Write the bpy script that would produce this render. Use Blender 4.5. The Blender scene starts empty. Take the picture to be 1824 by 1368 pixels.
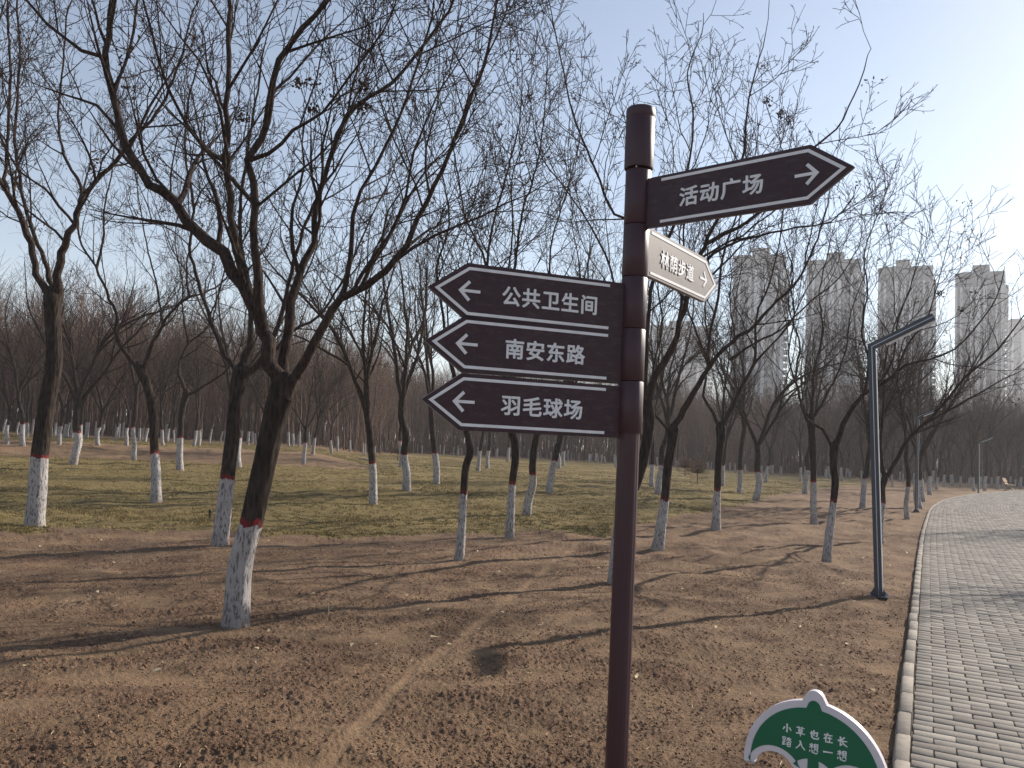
import bpy, bmesh, math, random
import numpy as np
from mathutils import Vector, Matrix
from mathutils.geometry import tessellate_polygon
R_ = math.radians
scene = bpy.context.scene
COL = scene.collection

# ------------------------------------------------------------------ camera
FPX, EYE, PITCH, ROLL = 1423.0, 1.65, 4.4, 2.8          # focal length in pixels of an 1824 wide picture
cam_d = bpy.data.cameras.new("camera")
cam = bpy.data.objects.new("camera", cam_d)
COL.objects.link(cam)
CAM_M = Matrix.Rotation(R_(90 + PITCH), 3, 'X') @ Matrix.Rotation(R_(ROLL), 3, 'Z')
cam.location = (0, 0, EYE)
cam.rotation_euler = CAM_M.to_euler()
cam_d.sensor_width = 36.0
cam_d.lens = 36.0 * FPX / 1824.0
cam_d.clip_start = 0.05
cam_d.clip_end = 5000
scene.camera = cam

# ------------------------------------------------------------------ sky, sun, exposure
SUN_AZ, SUN_EL = 37.0, 28.0                              # azimuth from +X towards +Y
world = bpy.data.worlds.new("World")
scene.world = world
world.use_nodes = True
wn = world.node_tree.nodes
wl = world.node_tree.links
wn.clear()
sky = wn.new('ShaderNodeTexSky')
sky.sky_type = 'NISHITA'
sky.sun_disc = False
sky.sun_elevation = R_(SUN_EL)
sky.sun_rotation = R_(90 - SUN_AZ)
sky.altitude = 0
sky.air_density = 1.0
sky.dust_density = 0.4
sky.ozone_density = 1.6
bg = wn.new('ShaderNodeBackground')
bg.inputs['Strength'].default_value = 0.10
wo = wn.new('ShaderNodeOutputWorld')
hs = wn.new('ShaderNodeHueSaturation')             # thin winter haze pales the blue of the whole sky
hs.inputs['Saturation'].default_value = 0.78
wl.new(sky.outputs[0], hs.inputs['Color'])
wl.new(hs.outputs[0], bg.inputs[0])
wl.new(bg.outputs[0], wo.inputs[0])

sun_d = bpy.data.lights.new("sun", 'SUN')
sun_d.energy = 5.0
sun_d.angle = R_(0.5)
sun_d.color = (1.0, 0.915, 0.795)
sun = bpy.data.objects.new("sun", sun_d)
COL.objects.link(sun)
sd = Vector((math.cos(R_(SUN_AZ)) * math.cos(R_(SUN_EL)), math.sin(R_(SUN_AZ)) * math.cos(R_(SUN_EL)), math.sin(R_(SUN_EL))))
sun.rotation_euler = (-sd).to_track_quat('-Z', 'Y').to_euler()
sun.location = sd * 50

scene.view_settings.view_transform = 'Standard'
scene.view_settings.look = 'None'
scene.view_settings.exposure = 0.68
scene.view_settings.gamma = 1.0
scene.render.engine = 'CYCLES'
scene.cycles.use_denoising = True
scene.cycles.max_bounces = 6
scene.cycles.diffuse_bounces = 3
scene.cycles.glossy_bounces = 2
scene.cycles.transparent_max_bounces = 4
scene.cycles.volume_bounces = 1

HAZE_DENSITY = 0.0007

# ------------------------------------------------------------------ projection helpers (photograph pixels -> rays)
MN = np.array(CAM_M)


def ray(u, v):
    d = MN @ np.array([(u - 912) / FPX, -(v - 684) / FPX, -1.0])
    return d / d[1]


def at_depth(u, v, y):
    return Vector(tuple(np.array([0, 0, EYE]) + ray(u, v) * y))


# ------------------------------------------------------------------ noise
_rs = np.random.RandomState(7)
_P = _rs.permutation(256)
_A = _rs.rand(256) * 2 * np.pi
_GX, _GY = np.cos(_A), np.sin(_A)
_V1 = _rs.rand(256)


def gn(x, y, seed=0):
    x = np.asarray(x, float) + seed * 13.37
    y = np.asarray(y, float) + seed * 7.11
    xi = np.floor(x).astype(np.int64)
    yi = np.floor(y).astype(np.int64)
    xf, yf = x - xi, y - yi

    def g(ix, iy, dx, dy):
        h = _P[(_P[(ix + seed * 31) & 255] + iy) & 255]
        return _GX[h] * dx + _GY[h] * dy
    u = xf * xf * xf * (xf * (xf * 6 - 15) + 10)
    w = yf * yf * yf * (yf * (yf * 6 - 15) + 10)
    a = g(xi, yi, xf, yf)
    b = g(xi + 1, yi, xf - 1, yf)
    c = g(xi, yi + 1, xf, yf - 1)
    d = g(xi + 1, yi + 1, xf - 1, yf - 1)
    return 1.5 * ((a * (1 - u) + b * u) * (1 - w) + (c * (1 - u) + d * u) * w)


def fbm(x, y, o=3, seed=0):
    s, a = 0, 1.0
    for k in range(o):
        s = s + a * gn(x, y, seed + k)
        x, y, a = x * 2.03, y * 2.03, a * 0.5
    return s


def sst(a, b, x):
    t = np.clip((np.asarray(x, float) - a) / (b - a), 0, 1)
    return t * t * (3 - 2 * t)


# ------------------------------------------------------------------ terrain
def terrain(x, y):
    x = np.asarray(x, float)
    y = np.asarray(y, float)
    d = np.hypot(x, y)
    th = np.degrees(np.arctan2(x, y))
    left = 1 - sst(-14, -2, th)
    right = sst(4, 18, th)
    front = sst(-100, -60, th) * (1 - sst(60, 100, th))
    amp = 0.68 + 0.32 * left - 0.52 * right
    z = amp * (0.44 * sst(12, 33, d) + 0.14 * sst(33, 80, d))
    bank = (1 - sst(-14.5, -9.5, th)) * 0.43 * sst(32.5, 37.5, d)
    return (z + bank) * front


def hit(u, v):
    """where the sight line of a pixel of the photograph meets the terrain"""
    r = ray(u, v)
    t = np.concatenate([np.linspace(1.5, 40, 1600), np.linspace(40, 160, 1600)])
    px, py, pz = r[0] * t, r[1] * t, EYE + r[2] * t
    below = pz < terrain(px, py)
    if not below.any():
        k = len(t) - 1
    else:
        k = int(np.argmax(below))
    return float(px[k]), float(py[k])


# kerb: x as a function of y
_kp = [(1590, 1368), (1610, 1180), (1625, 1060), (1632, 1000), (1640, 950), (1655, 905), (1680, 890), (1740, 879), (1824, 873)]
_k = [hit(*p) for p in _kp]
KX = np.array([_k[0][0] - 0.53 * (_k[0][1] + 14)] + [_k[0][0] - 0.53 * 2] + [p[0] for p in _k] + [_k[-1][0] + 30])
KY = np.array([-14.0] + [_k[0][1] - 2] + [p[1] for p in _k] + [_k[-1][1] + 22])
_yy = np.linspace(KY[0], KY[-1], 1200)
_xx = np.interp(_yy, KY, KX)
for _ in range(3):
    _w = np.ones(41) / 41
    _xx = np.convolve(np.pad(_xx, 20, mode='reflect', reflect_type='odd'), _w, 'valid')
PATH_Y, PATH_X = _yy, _xx
_ds = np.hypot(np.diff(_xx), np.diff(_yy))
PATH_S = np.concatenate([[0], np.cumsum(_ds)])
PATH_TX, PATH_TY = np.gradient(_xx, PATH_S), np.gradient(_yy, PATH_S)


def path_w(x, y):
    """rough distance across the path, positive to the right of the outer kerb face"""
    k = np.interp(y, PATH_Y, PATH_X)
    ty = np.interp(y, PATH_Y, PATH_TY)
    return (x - k) * ty


PATH_WIDTH = 5.0
KERB_W = 0.082


def soil_macro(x, y):
    d = np.hypot(x, y)
    rough = 0.35 + 0.65 * sst(9, 13, d) * (1 - sst(30, 45, d)) * sst(-0.35, 0.5, gn(x / 6.0, y / 6.0, 3) + 0.35 * sst(0, 12, np.degrees(np.arctan2(x, y))))
    h = 0.035 * gn(x / 1.9, y / 1.9, 11) + rough * (0.07 * gn(x / 0.8, y / 0.6, 12) + 0.02 * gn(x / 0.33, y / 0.3, 13))
    w = path_w(x, y)
    return h * sst(0, 0.7, np.abs(w)) - 0.025 * (1 - sst(0.0, 0.5, np.abs(w)))


def ground_z(x, y):
    return float(terrain(x, y) + soil_macro(np.array([x]), np.array([y]))[0])


# ------------------------------------------------------------------ object helpers
def link(o, parent=None):
    COL.objects.link(o)
    if parent is not None:
        o.parent = parent
    return o


def tag(o, label=None, cat=None, group=None, kind=None):
    if label:
        o['label'] = label
    if cat:
        o['category'] = cat
    if group:
        o['group'] = group
    if kind:
        o['kind'] = kind
    return o


def empty(name, loc, label, cat, group=None, rz=0.0):
    o = bpy.data.objects.new(name, None)
    o.empty_display_size = 0.2
    o.location = loc
    o.rotation_euler = (0, 0, rz)
    COL.objects.link(o)
    return tag(o, label, cat, group)


def mesh_np(name, verts, faces_by_n, mats, smooth=True, attrs=None, mat_idx=None):
    """verts (n,3); faces_by_n list of (m,k) int arrays"""
    me = bpy.data.meshes.new(name)
    verts = np.asarray(verts, np.float32)
    me.vertices.add(len(verts))
    me.vertices.foreach_set('co', verts.ravel())
    fl = [np.asarray(f, np.int32) for f in faces_by_n if len(f)]
    loops = np.concatenate([f.ravel() for f in fl])
    tot = np.concatenate([np.full(len(f), f.shape[1], np.int32) for f in fl])
    start = np.concatenate([[0], np.cumsum(tot)[:-1]]).astype(np.int32)
    me.loops.add(len(loops))
    me.loops.foreach_set('vertex_index', loops)
    me.polygons.add(len(tot))
    me.polygons.foreach_set('loop_start', start)
    if smooth:
        me.polygons.foreach_set('use_smooth', np.ones(len(tot), bool))
    if not isinstance(mats, (list, tuple)):
        mats = [mats]
    for m in mats:
        me.materials.append(m)
    if mat_idx is not None:
        me.polygons.foreach_set('material_index', np.asarray(mat_idx, np.int32))
    for k, a in (attrs or {}).items():
        at = me.attributes.new(k, 'FLOAT', 'POINT')
        at.data.foreach_set('value', np.asarray(a, np.float32))
    me.update(calc_edges=True)
    me.validate()
    return me


def obj(name, me, parent=None, label=None):
    o = bpy.data.objects.new(name, me)
    link(o, parent)
    if label:
        o['label'] = label
    return o


class MB:
    """collects simple solids and links them as one mesh"""

    def __init__(self):
        self.v, self.f = [], []

    def add(self, vs, fs):
        n = len(self.v)
        self.v += [tuple(p) for p in vs]
        self.f += [tuple(i + n for i in f) for f in fs]
        return self

    def box(self, c, s, M=None):
        hx, hy, hz = s[0] / 2, s[1] / 2, s[2] / 2
        vs = [Vector((x, y, z)) for x in (-hx, hx) for y in (-hy, hy) for z in (-hz, hz)]
        if M is not None:
            vs = [M @ p for p in vs]
        vs = [p + Vector(c) for p in vs]
        return self.add(vs, [(0, 1, 3, 2), (4, 6, 7, 5), (0, 4, 5, 1), (2, 3, 7, 6), (0, 2, 6, 4), (1, 5, 7, 3)])

    def bar(self, a, b, w, h, up=(0, 0, 1)):
        a, b = Vector(a), Vector(b)
        d = (b - a)
        L = d.length
        d.normalize()
        s = d.cross(Vector(up)).normalized()
        t = s.cross(d)
        vs = []
        for p in (a, b):
            for (i, j) in ((-1, -1), (1, -1), (1, 1), (-1, 1)):
                vs.append(p + s * (i * w / 2) + t * (j * h / 2))
        return self.add(vs, [(3, 2, 1, 0), (4, 5, 6, 7), (0, 1, 5, 4), (1, 2, 6, 5), (2, 3, 7, 6), (3, 0, 4, 7)])

    def prism(self, poly, y0, y1):
        """outline in (x,z) extruded from y0 (front) to y1"""
        tri = tessellate_polygon([[Vector((p[0], p[1], 0)) for p in poly]])
        n = len(poly)
        area = sum(poly[i][0] * poly[(i + 1) % n][1] - poly[(i + 1) % n][0] * poly[i][1] for i in range(n))
        vs = [(p[0], y0, p[1]) for p in poly] + [(p[0], y1, p[1]) for p in poly]
        fs = []
        for t in tri:
            a, b, c = t
            ar = (poly[b][0] - poly[a][0]) * (poly[c][1] - poly[a][1]) - (poly[c][0] - poly[a][0]) * (poly[b][1] - poly[a][1])
            if ar < 0:
                a, c = c, a
            fs.append((a, b, c))
            fs.append((c + n, b + n, a + n))
        for i in range(n):
            j = (i + 1) % n
            fs.append((i, i + n, j + n, j) if area > 0 else (j, j + n, i + n, i))
        return self.add(vs, fs)

    def lathe(self, prof, n=32, c=(0, 0, 0), rfun=None):
        """profile list of (r,z)"""
        vs, fs = [], []
        for (r, z) in prof:
            for k in range(n):
                a = 2 * math.pi * k / n
                rr = r * (rfun(a) if rfun else 1)
                vs.append((c[0] + rr * math.cos(a), c[1] + rr * math.sin(a), c[2] + z))
        for i in range(len(prof) - 1):
            for k in range(n):
                k2 = (k + 1) % n
                fs.append((i * n + k, i * n + k2, (i + 1) * n + k2, (i + 1) * n + k))
        fs.append(tuple(reversed(range(n))))
        fs.append(tuple((len(prof) - 1) * n + k for k in range(n)))
        return self.add(vs, fs)

    def strip(self, pts, w0, w1=None, y0=0, y1=0.001, miter=True):
        """flat stroke following (x,z) points, width tapering w0 -> w1"""
        w1 = w0 if w1 is None else w1
        L, Rr = [], []
        n = len(pts)
        for i, p in enumerate(pts):
            a = Vector(pts[max(i - 1, 0)])
            b = Vector(pts[min(i + 1, n - 1)])
            p = Vector(p)
            if 0 < i < n - 1:
                d1, d2 = (p - a).normalized(), (b - p).normalized()
                d = (d1 + d2)
                if d.length < 1e-4:
                    d = d1
                d.normalize()
                k = 1.0 / max(0.45, d.dot(d1)) if miter else 1.0
            else:
                d = (b - a).normalized()
                k = 1.0
            nn = Vector((-d.y, d.x))
            w = (w0 + (w1 - w0) * i / (n - 1)) * 0.5 * k
            L.append(p + nn * w)
            Rr.append(p - nn * w)
        for i in range(n - 1):
            q = [Rr[i], Rr[i + 1], L[i + 1], L[i]]
            vs = [(p.x, y0, p.y) for p in q] + [(p.x, y1, p.y) for p in q]
            self.add(vs, [(0, 1, 2, 3), (7, 6, 5, 4), (0, 4, 5, 1), (1, 5, 6, 2), (2, 6, 7, 3), (3, 7, 4, 0)])
        return self

    def build(self, name, mat, parent=None, smooth=False, bevel=0.0, label=None, mats=None):
        me = bpy.data.meshes.new(name)
        me.from_pydata(self.v, [], self.f)
        me.materials.append(mat)
        if smooth:
            me.polygons.foreach_set('use_smooth', [True] * len(me.polygons))
            me.set_sharp_from_angle(angle=R_(40))
        me.update()
        o = obj(name, me, parent, label)
        if bevel > 0:
            bm = bmesh.new()
            bm.from_mesh(me)
            es = [e for e in bm.edges if len(e.link_faces) == 2 and e.calc_face_angle(0) > R_(35)]
            bmesh.ops.bevel(bm, geom=es, offset=bevel, segments=2, affect='EDGES', clamp_overlap=True)
            bm.to_mesh(me)
            bm.free()
        return o


# ------------------------------------------------------------------ materials
class NT:
    def __init__(self, name, rough=0.8, spec=0.3):
        self.m = bpy.data.materials.new(name)
        self.m.use_nodes = True
        self.t = self.m.node_tree
        self.n = self.t.nodes
        self.b = self.n['Principled BSDF']
        self.b.inputs['Roughness'].default_value = rough
        self.b.inputs['Specular IOR Level'].default_value = spec
        self._co = None

    def co(self, kind='Object'):
        if self._co is None:
            self._co = self.n.new('ShaderNodeTexCoord')
        return self._co.outputs[kind]

    def scaled(self, sc, kind='Object'):
        mp = self.n.new('ShaderNodeMapping')
        mp.inputs['Scale'].default_value = sc
        self.t.links.new(self.co(kind), mp.inputs[0])
        return mp.outputs[0]

    def noise(self, scale, detail=4, rough=0.55, vec=None):
        nd = self.n.new('ShaderNodeTexNoise')
        nd.inputs['Scale'].default_value = scale
        nd.inputs['Detail'].default_value = detail
        nd.inputs['Roughness'].default_value = rough
        self.t.links.new(vec if vec is not None else self.co(), nd.inputs['Vector'])
        return nd.outputs['Fac']

    def voro(self, scale, vec=None, feature='F1'):
        nd = self.n.new('ShaderNodeTexVoronoi')
        nd.feature = feature
        nd.inputs['Scale'].default_value = scale
        self.t.links.new(vec if vec is not None else self.co(), nd.inputs['Vector'])
        return nd.outputs['Distance']

    def attr(self, name):
        nd = self.n.new('ShaderNodeAttribute')
        nd.attribute_name = name
        return nd.outputs['Fac']

    def rand(self):
        nd = self.n.new('ShaderNodeObjectInfo')
        return nd.outputs['Random']

    def ramp(self, fac, stops):
        nd = self.n.new('ShaderNodeValToRGB')
        e = nd.color_ramp.elements
        while len(e) < len(stops):
            e.new(0.5)
        for k, (p, c) in enumerate(stops):
            e[k].position = p
            c = (c, c, c) if isinstance(c, (int, float)) else c
            e[k].color = (*c, 1)
        self.t.links.new(fac, nd.inputs[0])
        return nd.outputs[0]

    def mix(self, fac, a, b, mode='MIX'):
        nd = self.n.new('ShaderNodeMix')
        nd.data_type = 'RGBA'
        nd.blend_type = mode
        for s, v in ((0, fac), (6, a), (7, b)):
            if hasattr(v, 'node'):
                self.t.links.new(v, nd.inputs[s])
            elif isinstance(v, (int, float)):
                nd.inputs[s].default_value = v if s == 0 else (v, v, v, 1)
            else:
                nd.inputs[s].default_value = (*v, 1)
        return nd.outputs[2]

    def math(self, op, a, b=0.0, c=None):
        nd = self.n.new('ShaderNodeMath')
        nd.operation = op
        for k, v in enumerate((a, b) if c is None else (a, b, c)):
            if hasattr(v, 'node'):
                self.t.links.new(v, nd.inputs[k])
            else:
                nd.inputs[k].default_value = v
        return nd.outputs[0]

    def color(self, c):
        if hasattr(c, 'node'):
            self.t.links.new(c, self.b.inputs['Base Color'])
        else:
            self.b.inputs['Base Color'].default_value = (*c, 1)
        return self

    def rough(self, r):
        self.t.links.new(r, self.b.inputs['Roughness'])
        return self

    def bump(self, h, dist=0.01, strength=1.0):
        nd = self.n.new('ShaderNodeBump')
        nd.inputs['Distance'].default_value = dist
        nd.inputs['Strength'].default_value = strength
        self.t.links.new(h, nd.inputs['Height'])
        self.t.links.new(nd.outputs[0], self.b.inputs['Normal'])
        return self


def mat_soil():
    m = NT('soil', 0.95, 0.15)
    n1 = m.noise(1.1, 5, 0.6)
    n2 = m.noise(14, 6, 0.7)
    n3 = m.noise(75, 4, 0.7)
    base = m.ramp(n1, [(0.32, (0.120, 0.071, 0.047)), (0.52, (0.186, 0.114, 0.075)), (0.72, (0.235, 0.156, 0.102))])
    fine = m.ramp(n2, [(0.3, 0.42), (0.52, 0.95), (0.75, 1.35)])
    c = m.mix(1.0, base, fine, 'MULTIPLY')
    fine2 = m.ramp(n3, [(0.32, 0.42), (0.6, 1.2)])
    c = m.mix(0.8, c, fine2, 'MULTIPLY')
    c = m.mix(m.math('MULTIPLY', m.attr('dry'), 0.5), c, (0.31, 0.208, 0.122))
    c = m.mix(m.math('MULTIPLY', m.attr('far'), 0.75), c, m.mix(n2, (0.15, 0.095, 0.055), (0.26, 0.17, 0.095)))
    m.color(c)
    m.bump(m.math('ADD', m.math('MULTIPLY', n2, 0.7), m.math('MULTIPLY', n3, 0.35)), 0.05, 1.0)
    return m.m


def mat_clod():
    m = NT('clod', 0.95, 0.1)
    c = m.ramp(m.attr('tint'), [(0, (0.10, 0.056, 0.038)), (0.6, (0.195, 0.112, 0.072)), (1, (0.31, 0.205, 0.125))])
    c = m.mix(0.7, c, m.ramp(m.noise(90, 3), [(0.3, 0.6), (0.7, 1.15)]), 'MULTIPLY')
    m.color(c)
    m.bump(m.noise(140, 3), 0.004)
    return m.m


def mat_lawn():
    m = NT('lawn', 0.95, 0.1)
    n1 = m.noise(0.22, 4, 0.6)
    n2 = m.noise(2.2, 5, 0.7)
    n3 = m.noise(24, 5, 0.75)
    c = m.ramp(n1, [(0.3, (0.128, 0.100, 0.040)), (0.5, (0.195, 0.148, 0.064)), (0.72, (0.265, 0.200, 0.096))])
    c = m.mix(m.ramp(n2, [(0.42, 0.0), (0.7, 0.8)]), c, (0.25, 0.185, 0.09))
    c = m.mix(0.85, c, m.ramp(n3, [(0.3, 0.5), (0.6, 1.15)]), 'MULTIPLY')
    m.color(c)
    m.bump(n3, 0.05, 1.0)
    return m.m


def mat_grass():
    m = NT('grass', 0.9, 0.1)
    c = m.ramp(m.attr('tint'), [(0, (0.090, 0.078, 0.029)), (0.45, (0.180, 0.138, 0.059)), (1.0, (0.33, 0.25, 0.125))])
    m.color(c)
    return m.m


def mat_bark(name, lo, hi, sc=1.0):
    m = NT(name, 0.95, 0.12)
    v = m.scaled((1, 1, 0.22))
    f = m.noise(34 * sc, 5, 0.65, v)
    g = m.noise(5, 3)
    w = m.voro(26 * sc, v)
    h = m.math('ADD', m.math('MULTIPLY', f, 0.7), m.math('MULTIPLY', w, 0.5))
    c = m.ramp(h, [(0.35, lo), (0.75, hi)])
    c = m.mix(0.6, c, m.ramp(g, [(0.3, 0.65), (0.7, 1.3)]), 'MULTIPLY')
    m.color(c)
    m.bump(h, 0.03, 1.0)
    return m.m


def mat_whitewash():
    m = NT('whitewash', 0.9, 0.15)
    v = m.scaled((1, 1, 0.3))
    f = m.noise(62, 6, 0.72, v)
    w = m.voro(34, v)
    h = m.math('ADD', m.math('MULTIPLY', f, 0.9), m.math('MULTIPLY', w, 0.3))
    gone = m.ramp(m.math('ADD', h, m.math('MULTIPLY', m.noise(5, 3), 0.22)), [(0.60, 1.0), (0.72, 0.0)])
    c = m.mix(m.noise(7, 3), (0.33, 0.305, 0.30), (0.55, 0.525, 0.515))
    c = m.mix(m.math('MULTIPLY', gone, 0.8), c, (0.085, 0.07, 0.065))
    # splashed earth low on the trunk
    sep = m.n.new('ShaderNodeSeparateXYZ')
    m.t.links.new(m.co(), sep.inputs[0])
    low = m.n.new('ShaderNodeMapRange')
    low.inputs[1].default_value = 0.02
    low.inputs[2].default_value = 0.22
    low.inputs[3].default_value = 0.75
    low.inputs[4].default_value = 0.0
    m.t.links.new(sep.outputs[2], low.inputs[0])
    c = m.mix(m.math('MULTIPLY', low.outputs[0], m.noise(16, 4)), c, (0.2, 0.13, 0.09))
    m.color(c)
    m.bump(h, 0.03, 1.0)
    return m.m


def mat_redband():
    m = NT('red_paint', 0.85, 0.2)
    v = m.scaled((1, 1, 0.3))
    h = m.noise(38, 5, 0.65, v)
    c = m.mix(m.ramp(h, [(0.42, 1.0), (0.58, 0.0)]), (0.25, 0.018, 0.022), (0.045, 0.028, 0.025))
    m.color(c)
    m.bump(h, 0.03, 1.0)
    return m.m


def mat_plain(name, c, rough=0.6, spec=0.3, metal=0.0, var=0.12, nscale=20):
    m = NT(name, rough, spec)
    m.b.inputs['Metallic'].default_value = metal
    f = m.ramp(m.noise(nscale, 4), [(0.3, 1 - var), (0.7, 1 + var)])
    m.color(m.mix(1.0, c, f, 'MULTIPLY'))
    return m.m


def mat_signpaint():
    m = NT('maroon_paint', 0.32, 0.45)
    n = m.noise(9, 4)
    c = m.mix(n, (0.034, 0.011, 0.017), (0.054, 0.018, 0.025))
    m.color(c)
    m.rough(m.ramp(m.noise(30, 5, 0.7), [(0.3, 0.36), (0.75, 0.55)]))
    return m.m


def mat_board():
    m = NT('board_paint', 0.45, 0.35)
    v = m.scaled((1, 1, 3))
    n = m.noise(6, 5, 0.6)
    c = m.mix(n, (0.029, 0.0085, 0.0135), (0.040, 0.014, 0.020))
    dust = m.ramp(m.noise(18, 6, 0.75, v), [(0.5, 0.0), (0.8, 0.16)])
    c = m.mix(dust, c, (0.3, 0.25, 0.22))
    m.color(c)
    m.b.inputs['Sheen Weight'].default_value = 0.45
    m.b.inputs['Sheen Roughness'].default_value = 0.4
    m.rough(m.ramp(m.noise(26, 5, 0.7), [(0.3, 0.38), (0.75, 0.6)]))
    return m.m


def mat_brick():
    m = NT('paver', 0.9, 0.2)
    t = m.attr('tint')
    c = m.ramp(t, [(0, (0.160, 0.141, 0.125)), (0.5, (0.235, 0.211, 0.186)), (1, (0.315, 0.283, 0.245))])
    c = m.mix(0.7, c, m.ramp(m.noise(60, 6, 0.7), [(0.3, 0.75), (0.7, 1.2)]), 'MULTIPLY')
    c = m.mix(m.ramp(m.noise(1.6, 4, 0.6), [(0.5, 0.0), (0.75, 0.4)]), c, (0.14, 0.11, 0.09))
    m.color(c)
    m.bump(m.noise(160, 4, 0.7), 0.004, 0.8)
    return m.m


def mat_kerb():
    m = NT('kerb_stone', 0.9, 0.2)
    t = m.attr('tint')
    c = m.ramp(t, [(0, (0.22, 0.19, 0.165)), (1, (0.34, 0.30, 0.255))])
    c = m.mix(0.8, c, m.ramp(m.noise(22, 6, 0.7), [(0.3, 0.7), (0.7, 1.2)]), 'MULTIPLY')
    m.color(c)
    m.bump(m.noise(120, 4, 0.7), 0.004, 0.8)
    return m.m


M = dict(
    soil=mat_soil(), clod=mat_clod(), lawn=mat_lawn(), grass=mat_grass(),
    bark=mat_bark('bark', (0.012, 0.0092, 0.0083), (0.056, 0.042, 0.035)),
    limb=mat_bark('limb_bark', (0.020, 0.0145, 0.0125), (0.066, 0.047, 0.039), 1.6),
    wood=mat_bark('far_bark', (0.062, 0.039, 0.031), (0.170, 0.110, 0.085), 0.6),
    white=mat_whitewash(), red=mat_redband(),
    pod=mat_plain('seed_pod', (0.055, 0.036, 0.028), 0.9),
    paint=mat_signpaint(), board=mat_board(),
    letter=mat_plain('letter_white', (0.74, 0.73, 0.75), 0.45, 0.4, 0, 0.06, 30),
    brick=mat_brick(), kerb=mat_kerb(),
    bed=mat_plain('joint_sand', (0.085, 0.070, 0.058), 0.95, 0.1, 0, 0.3, 60),
    lampdark=mat_plain('lamp_paint', (0.042, 0.046, 0.064), 0.4, 0.45, 0.0, 0.12, 8),
    lampline=mat_plain('lamp_trim', (0.42, 0.44, 0.48), 0.35, 0.5, 0.5, 0.05),
    diffuser=mat_plain('lamp_diffuser', (0.80, 0.78, 0.76), 0.45, 0.4, 0, 0.05),
    steel=mat_plain('galvanised', (0.45, 0.45, 0.46), 0.4, 0.5, 0.7),
    green=mat_plain('green_face', (0.008, 0.125, 0.062), 0.42, 0.4, 0, 0.08, 6),
    signwhite=mat_plain('sign_white', (0.62, 0.58, 0.62), 0.5, 0.4, 0, 0.05),
    benchwood=mat_plain('bench_wood', (0.42, 0.27, 0.15), 0.7),
    iron=mat_plain('cast_iron', (0.03, 0.028, 0.028), 0.5),
    straw=mat_plain('straw', (0.50, 0.40, 0.25), 0.8, 0.2, 0, 0.3, 9),
    rubber=mat_plain('black_plastic', (0.02, 0.02, 0.02), 0.5),
    conc=mat_plain('tower_render', (0.125, 0.132, 0.148), 0.9, 0.2, 0, 0.08, 0.15),
    concpale=mat_plain('tower_pale', (0.48, 0.49, 0.51), 0.9, 0.2, 0, 0.06, 0.15),
    glass=mat_plain('tower_glass', (0.045, 0.048, 0.055), 0.25, 0.5, 0, 0.25, 0.5),
    russet=mat_plain('russet_leaf', (0.20, 0.095, 0.055), 0.9, 0.1, 0, 0.4, 6),
)
# ------------------------------------------------------------------ ground: bare soil and lawn cut from one height field
_ln = [(-200, 944), (0, 944), (230, 942), (470, 952), (700, 955), (850, 948), (1080, 946), (1160, 932), (1250, 914), (1330, 896),
       (1400, 880), (1480, 868), (1560, 861), (1620, 856), (1700, 853)]
_lh = [hit(*p) for p in _ln]
LN_T = np.array([math.degrees(math.atan2(p[0], p[1])) for p in _lh])
LN_D = np.array([math.hypot(*p) for p in _lh])
LN_D = np.maximum.accumulate(np.where(np.arange(len(LN_D)) > 6, LN_D, 0)) * (np.arange(len(LN_D)) > 6) + LN_D * (np.arange(len(LN_D)) <= 6)


def lawn_mask(x, y):
    d = np.hypot(x, y)
    th = np.degrees(np.arctan2(x, y))
    n = fbm(x / 1.3, y / 1.3, 4, 21)
    near = np.interp(th, LN_T, LN_D) + 0.55 * n * (1 + d / 25)
    far = np.interp(th, [-40, -12, -6, 10, 22, 30], [50, 52, 74, 84, 84, 60]) + 2.5 * n
    bank = (th < -10 + 2 * n) & (d > 32.2 + 0.9 * n) & (d < 38.2 + 0.7 * n)
    return (d > near) & (d < far) & ~bank & (np.abs(th) < 60)


# bicycle track worn into the soil
_tr = [hit(*p) for p in [(560, 1400), (590, 1362), (655, 1280), (740, 1195), (850, 1118), (935, 1045), (985, 1002), (1035, 968)]]


def seg_dist(x, y, pts):
    best = np.full(np.shape(x), 1e9)
    for (a, b) in zip(pts[:-1], pts[1:]):
        ax, ay = a
        dx, dy = b[0] - ax, b[1] - ay
        t = np.clip(((x - ax) * dx + (y - ay) * dy) / (dx * dx + dy * dy), 0, 1)
        best = np.minimum(best, np.hypot(x - ax - t * dx, y - ay - t * dy))
    return best


th = np.concatenate([np.linspace(-180, -42, 50)[:-1], np.linspace(-42, 43, 1150), np.linspace(43, 180, 50)[1:-1]])
rs = [0.05]
while rs[-1] < 740:
    d = rs[-1]
    rs.append(d * (1.35 if d < 2.1 else 1.0039 if d < 12 else 1.0085 if d < 45 else 1.02 if d < 130 else 1.12))
rs = np.array(rs)
TH, RR = np.meshgrid(np.radians(th), rs)
GX, GY = (RR * np.sin(TH)).ravel(), (RR * np.cos(TH)).ravel()
GD = RR.ravel()
fade1 = 1 - sst(14, 30, GD)
fade2 = 1 - sst(6, 12, GD)
LM = lawn_mask(GX, GY)
track = 1 - sst(0.015, 0.065, seg_dist(GX + 0.03 * gn(GX / 0.3, GY / 0.3, 40), GY, _tr)) * np.clip(0.58 + 0.7 * gn(GX / 0.5, GY / 0.5, 41), 0.1, 0.95)
smoothp = sst(0.10, 0.75, fbm(GX / 0.9, GY / 0.55, 3, 31) + 0.25 * gn(GX / 3.5, GY / 3.5, 35))
flat = np.clip(smoothp * 0.8 + track, 0, 1)
z = terrain(GX, GY) + soil_macro(GX, GY)
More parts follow.
